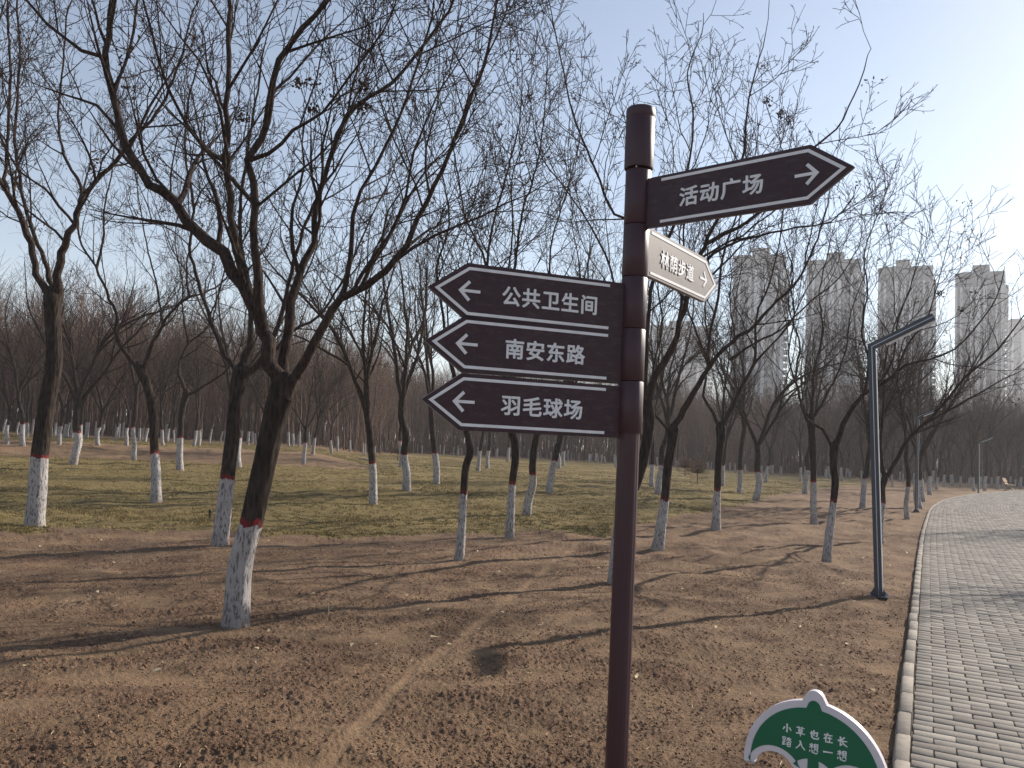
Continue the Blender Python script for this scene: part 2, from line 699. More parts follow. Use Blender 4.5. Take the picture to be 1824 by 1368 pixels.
crumb = (0.012 * gn(GX / 0.16, GY / 0.16, 14) + 0.014 * np.abs(gn(GX / 0.075, GY / 0.075, 15)) + 0.019 * np.clip(gn(GX / 0.040, GY / 0.042, 16) - 0.05, 0, 1) * fade1
         + 0.016 * np.clip(gn(GX / 0.021, GY / 0.021, 17), 0, 1) * fade2)
z = z + np.where(LM, 0.025 + 0.25 * crumb, crumb * (1 - 0.6 * flat) * (1.0 + 0.4 * gn(GX / 1.2, GY / 1.2, 18))) - 0.012 * track
w = path_w(GX, GY)
onpath = (w > 0.01) & (w < PATH_WIDTH + 0.2) & (GY < PATH_Y[-1]) & (GY > -13)
z = np.where(onpath, z - 0.16, z)
z = np.where(GD > 200, np.minimum(z, 0.7), z)
V = np.stack([GX, GY, z], 1)
nt = len(th)
i = np.arange(len(rs) - 1)[:, None] * nt
j = np.arange(nt)[None, :]
j2 = (j + 1) % nt
F = np.stack([i + j, i + j2, i + nt + j2, i + nt + j], -1).reshape(-1, 4)[:, ::-1]
fl = LM[F].sum(1) >= 2
dry = np.clip(0.55 * smoothp + 0.95 * track + 0.22 * sst(0.1, 0.6, gn(GX / 0.25, GY / 0.12, 36)), 0, 1)
# the bank is dry pale earth
bankm = (1 - sst(-12, -9, np.degrees(np.arctan2(GX, GY)))) * sst(31.5, 33, GD) * (1 - sst(38, 40, GD))
dry = np.clip(dry + 0.35 * bankm, 0, 1)
farf = sst(44, 60, GD)
for nm, sel, mt in (('ground', ~fl, M['soil']), ('lawn', fl, M['lawn'])):
    f = F[sel]
    u, inv = np.unique(f, return_inverse=True)
    me = mesh_np(nm, V[u], [inv.reshape(-1, 4)], mt, attrs={'dry': dry[u], 'far': farf[u]})
    tag(obj(nm, me), {'ground': 'bare reddish brown soil under the trees beside the path', 'lawn': 'dry olive lawn behind the bare soil'}[nm], nm, kind='structure')
del F, V

# ------------------------------------------------------------------ grass blades, soil clods, straw
rg = np.random.RandomState(5)
N = 900000
t_ = np.radians(rg.uniform(-36, 37, N))
d_ = 12 + (62 - 12) * rg.rand(N) ** 2.4
gx, gy = d_ * np.sin(t_), d_ * np.cos(t_)
clump = fbm(gx / 0.22, gy / 0.22, 2, 50) + 0.6 * gn(gx / 1.7, gy / 1.7, 52)
edge = lawn_mask(gx + rg.normal(0, 0.10, N), gy + rg.normal(0, 0.10, N))
keep = edge & (clump > -0.28 + 0.5 * rg.rand(N))
gx, gy, d_ = gx[keep][:230000], gy[keep][:230000], d_[keep][:230000]
n = len(gx)
gz = terrain(gx, gy) + soil_macro(gx, gy) + 0.015
hgt = rg.uniform(0.018, 0.05, n) * (0.7 + 0.6 * sst(-0.3, 0.6, gn(gx / 2.2, gy / 2.2, 53)))
wd = rg.uniform(0.003, 0.006, n) * (1 + d_ / 30)
aa = rg.uniform(0, 2 * np.pi, n)
lx, ly = rg.normal(0, 0.022, n), rg.normal(0, 0.022, n)
v0 = np.stack([gx - wd * np.cos(aa), gy - wd * np.sin(aa), gz], 1)
v1 = np.stack([gx + wd * np.cos(aa), gy + wd * np.sin(aa), gz], 1)
v2 = np.stack([gx + lx, gy + ly, gz + hgt], 1)
tint = np.clip(0.46 + 0.55 * fbm(gx / 4.0, gy / 4.0, 3, 55) + rg.normal(0, 0.2, n), 0, 1)
me = mesh_np('grass', np.stack([v0, v1, v2], 1).reshape(-1, 3), [np.arange(3 * n).reshape(-1, 3)], M['grass'], smooth=False, attrs={'tint': np.repeat(tint, 3)})
tag(obj('grass', me), 'short winter grass blades growing on the lawn', 'grass', kind='stuff')

# clods
N = 70000
t_ = np.radians(rg.uniform(-38, 38, N))
d_ = 2.3 + 11 * rg.rand(N) ** 1.5
cx, cy = d_ * np.sin(t_), d_ * np.cos(t_)
ok = (path_w(cx, cy) < -0.03) & (seg_dist(cx, cy, _tr) > 0.07 + 0.05 * rg.rand(N)) & (fbm(cx / 0.9, cy / 0.55, 3, 31) < 0.25 + 0.4 * rg.rand(N))
cx, cy = cx[ok], cy[ok]
n = len(cx)
sz = 0.003 + 0.010 * rg.rand(n) ** 4.0
octv = np.array([[1, 0, 0], [-1, 0, 0], [0, 1, 0], [0, -1, 0], [0, 0, 1], [0, 0, -1]], float)
octf = np.array([[0, 2, 4], [2, 1, 4], [1, 3, 4], [3, 0, 4], [2, 0, 5], [1, 2, 5], [3, 1, 5], [0, 3, 5]])
sc3 = sz[:, None, None] * rg.uniform(0.55, 1.35, (n, 6, 1)) * np.array([1, 1, 0.75])[None, None]
ro = rg.uniform(0, 2 * np.pi, n)
base = octv[None] * sc3 + rg.normal(0, 0.2, (n, 6, 3)) * sz[:, None, None]
ca, sa = np.cos(ro)[:, None], np.sin(ro)[:, None]
bx = base[..., 0] * ca - base[..., 1] * sa
by = base[..., 0] * sa + base[..., 1] * ca
cz = terrain(cx, cy) + soil_macro(cx, cy) + 0.009 + 0.35 * sz
vv = np.stack([bx + cx[:, None], by + cy[:, None], base[..., 2] + cz[:, None]], -1).reshape(-1, 3)
ff = (octf[None] + (np.arange(n) * 6)[:, None, None]).reshape(-1, 3)
me = mesh_np('soil_clods', vv, [ff], M['clod'], smooth=False, attrs={'tint': np.repeat(0.1 + rg.rand(n) * 0.85 + 0.1 * gn(cx / 0.5, cy / 0.5, 60), 6)})
tag(obj('soil_clods', me), 'small crumbly clods lying on the bare soil', 'soil clods', kind='stuff')

# straw and dead stems lying about, and a few dry leaves
sm = []
sf = []
for k in range(650):
    t0 = R_(rg.uniform(-37, 36))
    dd = 2.4 + 13 * rg.rand() ** 1.3
    x, y = dd * math.sin(t0), dd * math.cos(t0)
    if path_w(x, y) > -0.05:
        continue
    L = rg.uniform(0.02, 0.075) * (1 + (rg.rand() < 0.12) * 1.0)
    a = rg.uniform(0, 2 * math.pi)
    wv = rg.uniform(0.0006, 0.0016)
    zz = ground_z(x, y) + 0.016
    p = []
    cur = rg.uniform(-0.8, 0.8)
    for q in range(4):
        s = q / 3 - 0.5
        ang = a + cur * s
        p.append((x + math.cos(ang) * L * s, y + math.sin(ang) * L * s, zz + 0.012 * rg.rand() + rg.uniform(0, 0.004)))
    nx, ny = -math.sin(a) * wv, math.cos(a) * wv
    b0 = len(sm)
    for q in p:
        sm.append((q[0] + nx, q[1] + ny, q[2]))
        sm.append((q[0] - nx, q[1] - ny, q[2] + wv))
    for q in range(3):
        sf.append((b0 + 2 * q, b0 + 2 * q + 1, b0 + 2 * q + 3, b0 + 2 * q + 2))
for k in range(260):
    t0 = R_(rg.uniform(-37, 36))
    dd = 6 + 26 * rg.rand() ** 1.2
    x, y = dd * math.sin(t0), dd * math.cos(t0)
    if path_w(x, y) > -0.05:
        continue
    s = rg.uniform(0.012, 0.03)
    zz = ground_z(x, y) + 0.03
    q = rg.normal(0, 1, (4, 3)) * np.array([0.35, 0.35, 0.3]) * s + np.array([[s, 0, 0], [0, s * 0.7, 0.3 * s], [-s, 0, 0], [0, -s * 0.7, 0.3 * s]])
    a = rg.uniform(0, 6.28)
    b0 = len(sm)
    for w3 in q:
        sm.append((x + w3[0] * math.cos(a) - w3[1] * math.sin(a), y + w3[0] * math.sin(a) + w3[1] * math.cos(a), zz + w3[2]))
    sf.append((b0, b0 + 1, b0 + 2, b0 + 3))
me = mesh_np('straw_litter', np.array(sm), [np.array(sf)], M['straw'], smooth=False)
tag(obj('straw_litter', me), 'pale bits of straw and dry leaf scattered over the soil and lawn', 'straw', kind='stuff')

# ------------------------------------------------------------------ the paved path and its kerb


def path_frame(s):
    x = np.interp(s, PATH_S, PATH_X)
    y = np.interp(s, PATH_S, PATH_Y)
    tx = np.interp(s, PATH_S, PATH_TX)
    ty = np.interp(s, PATH_S, PATH_TY)
    l = np.hypot(tx, ty)
    return x, y, tx / l, ty / l


def path_pt(s, w_, z_):
    x, y, tx, ty = path_frame(s)
    return np.stack([x + ty * w_, y - tx * w_, terrain(x, y) + z_], -1)


S0 = float(np.interp(-9.0, PATH_Y, PATH_S))
S1 = PATH_S[-1] - 1.0
ROW, BRK, GAP = 0.116, 0.232, 0.007
bricks = []
rb = np.random.RandomState(11)
srow = S0
r = 0
while srow < S1:
    wst = KERB_W + 0.012 - (0 if r % 2 else BRK / 2)
    ww = wst
    while ww < PATH_WIDTH:
        a, b = max(ww, KERB_W + 0.012), min(ww + BRK - GAP, PATH_WIDTH)
        if b - a > 0.03:
            bricks.append((srow, srow + ROW - GAP, a, b))
        ww += BRK
    srow += ROW
    r += 1
B = np.array(bricks)
nb = len(B)
B[:, :2] += rb.normal(0, 0.0012, (nb, 1))
B[:, 2:] += rb.normal(0, 0.0022, (nb, 1))
ch = 0.005
zt = 0.020 + rb.normal(0, 0.0013, nb)
cs = []
tl = rb.normal(0, 0.0012, (nb, 4))
for ins, dz, tilt in ((ch, 0.0, 1), (0.0, -0.0045, 1), (0.0, -0.045, 0)):
    for q, (si, wi) in enumerate(((0, 2), (1, 2), (1, 3), (0, 3))):
        s_ = B[:, si] + (ins if si == 0 else -ins)
        w_ = B[:, wi] + (ins if wi == 2 else -ins)
        cs.append(path_pt(s_, w_, zt + dz + tilt * tl[:, q]))
vv = np.stack(cs, 1).reshape(-1, 3)
fb = [(0, 3, 2, 1)]
for lv in (0, 4):
    for q in range(4):
        q2 = (q + 1) % 4
        fb.append((lv + q, lv + q2, lv + 4 + q2, lv + 4 + q))
ff = (np.array(fb)[None] + (np.arange(nb) * 12)[:, None, None]).reshape(-1, 4)
tint = np.clip(0.5 + rb.normal(0, 0.2, nb), 0, 1)
ss = np.linspace(S0 - 0.5, S1 + 0.5, 500)
wv = np.linspace(KERB_W, PATH_WIDTH, 6)
bed = np.stack([path_pt(ss, w_, np.full(len(ss), 0.008)) for w_ in wv], 1).reshape(-1, 3)
ii = np.arange(499)[:, None] * 6 + np.arange(5)[None]
bf = np.stack([ii, ii + 6, ii + 7, ii + 1], -1).reshape(-1, 4)[:, ::-1]
me = mesh_np('path', np.concatenate([vv, bed]), [ff, bf + len(vv)], [M['brick'], M['bed']], smooth=False,
             attrs={'tint': np.concatenate([np.repeat(tint, 12), np.full(len(bed), 0.5)])},
             mat_idx=np.concatenate([np.zeros(len(ff)), np.ones(len(bf))]))
tag(obj('path', me), 'path of grey brick pavers curving away to the right', 'path', kind='structure')

kb = []
s_ = S0
while s_ < S1:
    L = 0.495
    kb.append((s_, s_ + L - 0.007))
    s_ += L
KB = np.array(kb)
nk = len(KB)
prof = [(0.0, -0.16), (0.0, 0.014), (0.016, 0.030), (KERB_W - 0.006, 0.030), (KERB_W, 0.024), (KERB_W, -0.16)]
offw = rb.normal(0, 0.0035, nk)
offz = rb.normal(0, 0.0025, nk)
rows = []
for f_, ins in ((0.0, 0.004), (0.012, 0.0), (0.5, 0.0), (0.988, 0.0), (1.0, 0.004)):
    for (pw, pz) in prof:
        sv = KB[:, 0] + (KB[:, 1] - KB[:, 0]) * f_
        rows.append(path_pt(sv, pw + offw, pz + offz - (ins if pz > 0 else 0)))
vv = np.stack(rows, 1).reshape(-1, 3)
fk = []
for a in range(4):
    for b in range(5):
        fk.append((a * 6 + b, a * 6 + b + 1, a * 6 + 7 + b, a * 6 + 6 + b))
fq = (np.array(fk)[None] + (np.arange(nk) * 30)[:, None, None]).reshape(-1, 4)[:, ::-1]
caps = np.concatenate([np.arange(6)[None] + (np.arange(nk) * 30)[:, None], (np.arange(24, 30)[::-1])[None] + (np.arange(nk) * 30)[:, None]])
me = mesh_np('kerb', vv, [fq, caps], M['kerb'], smooth=False, attrs={'tint': np.repeat(np.clip(0.5 + rb.normal(0, 0.25, nk), 0, 1), 30)})
tag(obj('kerb', me), 'row of pale kerb stones along the edge of the path', 'kerb', kind='structure')

# ------------------------------------------------------------------ the fingerpost


def text_mesh(name, body, size, width=None, bold=0.018, depth=0.0012, spacing=1.0):
    cu = bpy.data.curves.new(name, 'FONT')
    cu.body = body
    cu.size = size
    cu.align_x = 'CENTER'
    cu.align_y = 'CENTER'
    cu.extrude = depth
    cu.space_character = spacing
    cu.resolution_u = 4
    to = bpy.data.objects.new(name, cu)
    COL.objects.link(to)
    dg = bpy.context.evaluated_depsgraph_get()
    dg.update()
    me = bpy.data.meshes.new_from_object(to.evaluated_get(dg))
    bpy.data.objects.remove(to)
    bpy.data.curves.remove(cu)
    n = len(me.vertices)
    co = np.empty(n * 3)
    me.vertices.foreach_get('co', co)
    co = co.reshape(-1, 3)
    mid = (co.max(0) + co.min(0)) / 2
    co -= mid
    if width:
        co[:, 0] *= width / max(1e-6, np.ptp(co[:, 0]))
    out = np.stack([co[:, 0], -co[:, 2], co[:, 1]], 1)          # stand it up: x right, z up, facing -y
    # embolden: the same letters laid over each other, shifted round a small circle
    nl = len(me.loops)
    lv = np.empty(nl, np.int32)
    me.loops.foreach_get('vertex_index', lv)
    ls = np.array([p.loop_start for p in me.polygons])
    lt = np.array([p.loop_total for p in me.polygons])
    shifts = [(0, 0)] + [(bold * size * math.cos(q * math.pi / 4), bold * size * math.sin(q * math.pi / 4)) for q in range(8)]
    V2 = np.concatenate([out + np.array([dx, -0.00012 * q, dz]) for q, (dx, dz) in enumerate(shifts)])
    fb = {}
    for a, t in zip(ls, lt):
        fb.setdefault(int(t), []).append(lv[a:a + t])
    faces = [np.concatenate([np.array(fl_) + q * n for q in range(len(shifts))]) for fl_ in fb.values()]
    bpy.data.meshes.remove(me)
    return mesh_np(name, V2, faces, M['letter'], smooth=False)


PY = 3.3
_pm = at_depth(1128, 560, PY)
PX = _pm.x
post = empty('signpost', (PX, PY, ground_z(PX, PY)), 'tall maroon fingerpost with five white lettered arrow boards on the bare soil', 'signpost')
PZ = post.location.z


def zpix(v, u=1128):
    return at_depth(u, v, PY).z - PZ


mb = MB()
flute = lambda a: 1.0 - 0.035 * (0.5 + 0.5 * math.cos(8 * a)) ** 6
zc = [zpix(v, u) for u, v in ((1138, 195), (1138, 305), (1130, 402), (1129, 495), (1127, 587), (1126, 680), (1122, 772))]
mb.lathe([(0.0450, -0.05), (0.0450, zc[6] + 0.02)], 96, rfun=flute)
mb.build('pole', M['paint'], post, smooth=True)
MB().lathe([(0.075, 0.0), (0.075, 0.012), (0.07, 0.016)], 40).build('base_plate', M['paint'], post, smooth=True)
ct = zc[0]
cb = zc[1]
cap = MB().lathe([(0.052, cb + 0.004), (0.0595, cb + 0.007), (0.0615, cb + 0.014), (0.0615, ct - 0.045), (0.0606, ct - 0.0435), (0.0606, ct - 0.0420), (0.0615, ct - 0.0405),
                  (0.0615, ct - 0.006), (0.0595, ct - 0.001), (0.055, ct)], 64).build('cap', M['paint'], post, smooth=True)
MB().lathe([(0.0035, 0), (0.0035, 0.003)], 10).build('screw', M['steel'], cap, smooth=True)
scw = cap.children[0]
scw.rotation_euler = (R_(90), 0, 0)
scw.location = (-0.018, -0.049, cb + 0.002)
HH, LC, LT = 0.110, 0.728, 0.880
BOARDS = [  # angle of the reading direction, side (-1 tip left), tip pixel, text, text centre pixel, text width px, label
    (-40, 1, (1517, 297), '活动广场', 0.378, 0.345, 'topmost board, pointing right and towards the viewer'),
    (54, 1, (1276, 510), '林荫步道', 0.395, 0.355, 'sunlit board pointing right and away, looking pale with glare'),
    (19, -1, (764, 511), '公共卫生间', -0.378, 0.405, 'upper of the three boards pointing left, with five characters'),
    (19, -1, (760, 607), '南安东路', -0.388, 0.337, 'middle of the three boards pointing left'),
    (19, -1, (755, 711), '羽毛球场', -0.392, 0.341, 'lowest of the three boards pointing left'),
]
for k, (ang, side, tip, txt, tc, tw, lab) in enumerate(BOARDS):
    d = Vector((math.cos(R_(ang)), math.sin(R_(ang)), 0)) * side
    z0 = at_depth(tip[0], tip[1], PY + d.y * LT).z - PZ
    zs0, zs1 = zc[k + 2] + 0.0015, zc[k + 1] - 0.0015
    slv = MB().lathe([(0.0525, zs0), (0.0540, zs0 + 0.002), (0.0540, zs1 - 0.002), (0.0525, zs1)], 64, rfun=lambda a: 1.0 - 0.012 * (0.5 + 0.5 * math.cos(8 * a)) ** 8).build('sleeve', M['paint'], post, smooth=True)
    s = side
    o = MB().prism([(s * p[0], p[1]) for p in ((0.047, HH - 0.004), (LC, HH), (LT, 0), (LC, -HH), (0.047, -HH + 0.004))], -0.011, 0.011).build('sign_board', M['board'], post, bevel=0.0022, label=lab)
    o.location = (0, 0, z0)
    o.rotation_euler = (0, 0, R_(ang))
    m_ = 0.022
    slope = HH / (LT - LC)
    tipi = LT - m_ * 1.62
    ci = LC - 0.008
    st = MB()
    st.strip([(s * 0.118, HH - m_), (s * ci, HH - m_), (s * tipi, 0), (s * ci, -HH + m_), (s * 0.118, -HH + m_)], 0.0115, y0=-0.0128, y1=-0.0110)
    st.build('border_line', M['letter'], o)
    ar = MB()
    ax = s * (LT - (0.185 if ang == 54 else 0.168))
    hw = 0.040
    tipx = ax + s * hw
    ar.strip([(ax - s * hw, 0), (tipx - s * 0.008, 0)], 0.0115, y0=-0.0128, y1=-0.0110)
    ar.strip([(tipx - s * 0.036, 0.037), (tipx, 0), (tipx - s * 0.036, -0.037)], 0.0125, y0=-0.0130, y1=-0.0110)
    ar.build('arrow', M['letter'], o)
    tm = text_mesh('lettering', txt, 0.082, tw, bold=0.024, spacing=1.1)
    to = obj('lettering', tm, o)
    to.location = (tc, -0.0122, -0.002)

# ------------------------------------------------------------------ small green umbrella-shaped sign
GYD = 2.52
gc = at_depth(1450, 1377, GYD)
gyaw = -36
gr = empty('grass_sign', (gc.x, gc.y, ground_z(gc.x, gc.y)), 'small green umbrella shaped sign with two rows of white handwriting beside the kerb', 'sign', rz=R_(gyaw))
gz0 = gc.z - gr.location.z
UR = 0.214
KN = 0.029


def arc(cx, cz, r, a0, a1, n):
    return [(cx + r * math.cos(R_(a0 + (a1 - a0) * q / n)), cz + r * math.sin(R_(a0 + (a1 - a0) * q / n))) for q in range(n + 1)]


def umbrella(R0, kn, knz, bottom):
    a = math.degrees(math.asin(kn / R0)) * 1.25
    top = arc(0, 0, R0, -4, 90 - a, 26)
    knob = arc(0, knz, kn, 20, 160, 14)
    return top + knob + arc(0, 0, R0, 90 + a, 184, 26) + bottom


hl = [(-UR + 0.035, -0.010)] + arc(-0.117, -0.030, 0.067, 168, 8, 14) + [(-0.048, -0.06), (-0.048, -gz0 - 0.02), (0.048, -gz0 - 0.02), (0.048, -0.06)] + arc(0.117, -0.030, 0.067, 172, 12, 14) + [(UR - 0.035, -0.010)]
pan = MB().prism(umbrella(UR, KN, UR + 0.004, hl), -0.012, 0.012).build('panel', M['signwhite'], gr, bevel=0.002)
pan.location = (0, 0, gz0)
GRr = UR - 0.021
gb = arc(-0.117, -0.034, 0.089, 158, 28, 14) + arc(0, -0.034, 0.078, 140, 102, 6) + [(-0.022, -0.30), (0.022, -0.30)] + arc(0, -0.034, 0.078, 78, 40, 6) + arc(0.117, -0.034, 0.089, 152, 22, 14)
MB().prism(umbrella(GRr, 0.0185, GRr + 0.006, gb), -0.0138, -0.0120).build('green_face', M['green'], pan)
GLY = {
    '小': [[(50, 5), (50, 85), (38, 78)], [(26, 40), (10, 70)], [(72, 38), (92, 68)]],
    '草': [[(10, 18), (90, 15)], [(33, 4), (36, 28)], [(66, 3), (62, 27)], [(31, 36), (33, 62)], [(32, 36), (68, 34), (66, 62)], [(33, 48), (66, 47)], [(33, 62), (66, 60)], [(5, 75), (95, 71)], [(50, 62), (50, 100)]],
    '也': [[(10, 46), (82, 26), (77, 62), (64, 60)], [(48, 6), (47, 66)], [(26, 20), (27, 78), (46, 90), (88, 87), (95, 68)]],
    '在': [[(10, 25), (92, 20)], [(46, 3), (34, 36), (8, 66)], [(28, 45), (28, 98)], [(44, 52), (88, 49)], [(65, 34), (65, 88)], [(38, 90), (96, 86)]],
    '长': [[(72, 6), (40, 36)], [(6, 48), (96, 42)], [(32, 6), (32, 90), (52, 77)], [(46, 48), (66, 75), (98, 93)]],
    '踏': [[(8, 10), (9, 32)], [(8, 10), (36, 9), (35, 31)], [(9, 32), (35, 31)], [(22, 32), (22, 80)], [(22, 52), (38, 50)], [(10, 50), (10, 82)], [(3, 87), (42, 76)],
          [(70, 3), (70, 48)], [(50, 18), (63, 17), (46, 43)], [(92, 12), (75, 24)], [(74, 24), (97, 45)], [(54, 56), (55, 94)], [(54, 56), (87, 55), (86, 94)], [(55, 74), (85, 73)], [(55, 94), (86, 93)]],
    '入': [[(44, 6), (56, 24), (40, 56), (6, 92)], [(53, 27), (70, 64), (99, 90)]],
    '想': [[(6, 20), (50, 17)], [(28, 2), (28, 62)], [(28, 22), (5, 50)], [(30, 23), (47, 41)], [(56, 7), (57, 58)], [(56, 7), (88, 6), (86, 58)], [(57, 24), (86, 23)], [(57, 40), (86, 39)], [(57, 58), (86, 57)],
          [(13, 72), (6, 92)], [(30, 68), (36, 91), (76, 97), (86, 82)], [(50, 66), (56, 77)], [(79, 64), (92, 75)]],
    '一': [[(4, 56), (96, 47)]],
}
gl = MB()
cw = 0.030
for row, (line, zr) in enumerate((('小草也在长', 0.118), ('踏入想一想', 0.077))):
    for q, chh in enumerate(line):
        x0 = (q - 2) * cw * 1.36 + 0.002
        for st_ in GLY[chh]:
            pts = [(x0 + (p[0] / 100 - 0.5) * cw, zr + (0.5 - p[1] / 100) * cw) for p in st_]
            wd_ = cw * (0.115 if len(GLY[chh]) > 8 else 0.145)
            gl.strip(pts, wd_ * 1.1, wd_ * 0.65, y0=-0.0146, y1=-0.0138)
gl.build('lettering', M['letter'], pan)

# ------------------------------------------------------------------ L-shaped park lamps
ARM = Vector((0.88, -0.475, 0)).normalized()


def make_lamp(loc, label, h, arm=(0.71, 0.34), lean=0.0, rz=None, group='park lamps along the path'):
    az = math.atan2(ARM.y, ARM.x) if rz is None else rz
    t = empty('street_lamp', loc, label, 'lamp', group, rz=az)
    t.rotation_euler = (0, R_(lean), az)
    # local x along the arm, local y away from the viewer
    a = Vector((arm[0], 0, arm[1]))
    ad = a.normalized()
    up = Vector((-ad.z, 0, ad.x))
    D, W = 0.088, 0.066
    top = h
    # pole outline with a mitred elbow, in the x-z plane
    e_in = Vector((D / 2, 0, 0))
    kx = (Vector((0, 0, 1)) + ad).normalized()
    mit = Vector((-kx.z, 0, kx.x))
    # half thickness along mitre
    hm = (D / 2) / abs(mit.x) if abs(mit.x) > 1e-3 else D / 2
    A = Vector((0, 0, top)) + mit * hm
    Bp = Vector((0, 0, top)) - mit * hm
    pole = MB().prism([(-D / 2, 0.012), (D / 2, 0.012), (Bp.x, Bp.z), (A.x, A.z)], -W / 2, W / 2).build('pole', M['lampdark'], t, bevel=0.003)
    E1 = Vector((0, 0, top)) + a + up * D / 2
    E2 = Vector((0, 0, top)) + a - up * D / 2
    armo = MB().prism([(A.x, A.z), (Bp.x, Bp.z), (E2.x, E2.z), (E1.x, E1.z)], -W / 2, W / 2).build('arm', M['lampdark'], t, bevel=0.003)
    # thin bright trim lines on both broad faces, from the foot up the pole and along the arm
    for y0, y1 in ((-W / 2 - 0.0025, -W / 2 + 0.001), (W / 2 - 0.001, W / 2 + 0.0025)):
        MB().strip([(0.004, 0.02), (0.004, top), tuple((Vector((0.004, 0, top)) + a * 0.985).xz)], 0.0085, y0=y0, y1=y1).build('trim_line', M['lampline'], t)
    # light strips: inner face of the pole, underside of the arm
    MB().box((D / 2 + 0.004, 0, (top - 0.10 + 0.06) / 2), (0.010, W * 0.72, top - 0.16)).build('light_strip', M['diffuser'], t)
    c = Vector((0, 0, top)) + a * 0.56 - up * (D / 2 + 0.003)
    MB().bar(c - ad * (a.length * 0.36), c + ad * (a.length * 0.36), W * 0.7, 0.008, up=(0, 1, 0)).build('light_panel', M['diffuser'], t)
    bp = MB().box((0, 0, 0.006), (0.24, 0.24, 0.012)).build('base_plate', M['lampdark'], t, bevel=0.002)
    for (sx, sy) in ((1, 0), (-1, 0), (0, 1), (0, -1)):
        g = MB()
        r0 = D / 2 if sx else W / 2
        for off in ((-0.003, 0.003),):
            p0 = [(r0, 0.012), (r0 + 0.058, 0.012), (r0 + 0.058, 0.022), (r0, 0.11)]
            vs = []
            for o_ in off:
                for (q, z_) in p0:
                    vs.append((sx * q + (o_ if sx == 0 else 0), sy * q + (o_ if sy == 0 else 0), z_))
            g.add(vs, [(0, 1, 2, 3), (7, 6, 5, 4), (0, 4, 5, 1), (1, 5, 6, 2), (2, 6, 7, 3), (3, 7, 4, 0)])
        g.build('gusset', M['lampdark'], bp)
    for (sx, sy) in ((1, 1), (1, -1), (-1, 1), (-1, -1)):
        b = MB().lathe([(0.011, 0.012), (0.011, 0.024), (0.006, 0.024), (0.006, 0.045)], 6, c=(sx * 0.09, sy * 0.09, 0)).build('bolt', M['steel'], bp)
    return t


lx, ly = hit(1565, 1065)
make_lamp((lx, ly, ground_z(lx, ly) + 0.005), 'nearest dark L shaped lamp post on the soil by the kerb, leaning slightly left', at_depth(1546, 614, ly).z - ground_z(lx, ly) - 0.02, lean=-2.2)
lx2, ly2 = hit(1632, 912)
make_lamp((lx2, ly2, ground_z(lx2, ly2)), 'middle dark L shaped lamp post among whitewashed trunks where the path bends', at_depth(1630, 742, ly2).z - ground_z(lx2, ly2), arm=(0.75, 0.36), lean=0.4)
lx3, ly3 = hit(1743, 879)
make_lamp((lx3, ly3, ground_z(lx3, ly3)), 'farthest lamp post, a pale thin line near the bench', at_depth(1743, 788, ly3).z - ground_z(lx3, ly3), arm=(0.78, 0.36), rz=R_(-40))

# ------------------------------------------------------------------ bench, stake, stalk
bx_, by_ = hit(1799, 874)
bench = empty('park_bench', (bx_, by_, ground_z(bx_, by_) + 0.01), 'wooden slat bench with black iron legs at the far side of the path', 'bench', rz=R_(50))
sb = MB()
for q in range(5):
    sb.box((0, -0.19 + q * 0.095, 0.43), (1.5, 0.08, 0.03))
sb.build('seat', M['benchwood'], bench, bevel=0.004)
sb = MB()
for q in range(4):
    zz = 0.54 + q * 0.105
    sb.box((0, 0.25 + q * 0.045, zz), (1.5, 0.03, 0.09), M=Matrix.Rotation(R_(-22), 3, 'X'))
sb.build('backrest', M['benchwood'], bench, bevel=0.004)
for sx in (-0.66, 0.66):
    g = MB()
    g.bar((sx, -0.26, 0.0), (sx, 0.22, 0.41), 0.045, 0.04)
    g.bar((sx, 0.30, 0.0), (sx, -0.22, 0.41), 0.045, 0.04)
    g.bar((sx, -0.24, 0.405), (sx, 0.24, 0.405), 0.045, 0.03)
    g.bar((sx, 0.23, 0.40), (sx, 0.43, 0.90), 0.045, 0.03)
    g.build('leg', M['iron'], bench)
    g = MB()
    g.bar((sx, -0.25, 0.63), (sx, 0.30, 0.63), 0.05, 0.03)
    g.bar((sx, -0.22, 0.42), (sx, -0.22, 0.62), 0.04, 0.03)
    g.build('armrest', M['iron'], bench)

px, py = hit(373, 927)
st_ = empty('garden_stake', (px, py, ground_z(px, py)), 'short black stake sticking out of the lawn beside a whitewashed trunk', 'stake')
MB().lathe([(0.017, -0.05), (0.017, 0.13)], 10).build('shaft', M['rubber'], st_, smooth=True)
MB().lathe([(0.026, 0.13), (0.028, 0.135), (0.028, 0.17), (0.02, 0.18)], 12).build('head', M['rubber'], st_, smooth=True)
px, py = hit(583, 1106)
dz_ = ground_z(px, py)
g = MB()
pp = [(0, 0, -0.02), (0.004, 0.002, 0.07), (0.001, 0.004, 0.14), (-0.004, 0.003, 0.20)]
for a, b in zip(pp[:-1], pp[1:]):
    g.bar(a, b, 0.0042, 0.0042, up=(0, 1, 0))
g.bar(pp[1], (0.035, 0.0, 0.11), 0.003, 0.003)
so = g.build('dry_stalk', M['straw'])
so.location = (px, py, dz_)
tag(so, 'single pale dry stalk standing upright in the soil right of the nearest tree', 'stalk')
# ------------------------------------------------------------------ bare trees


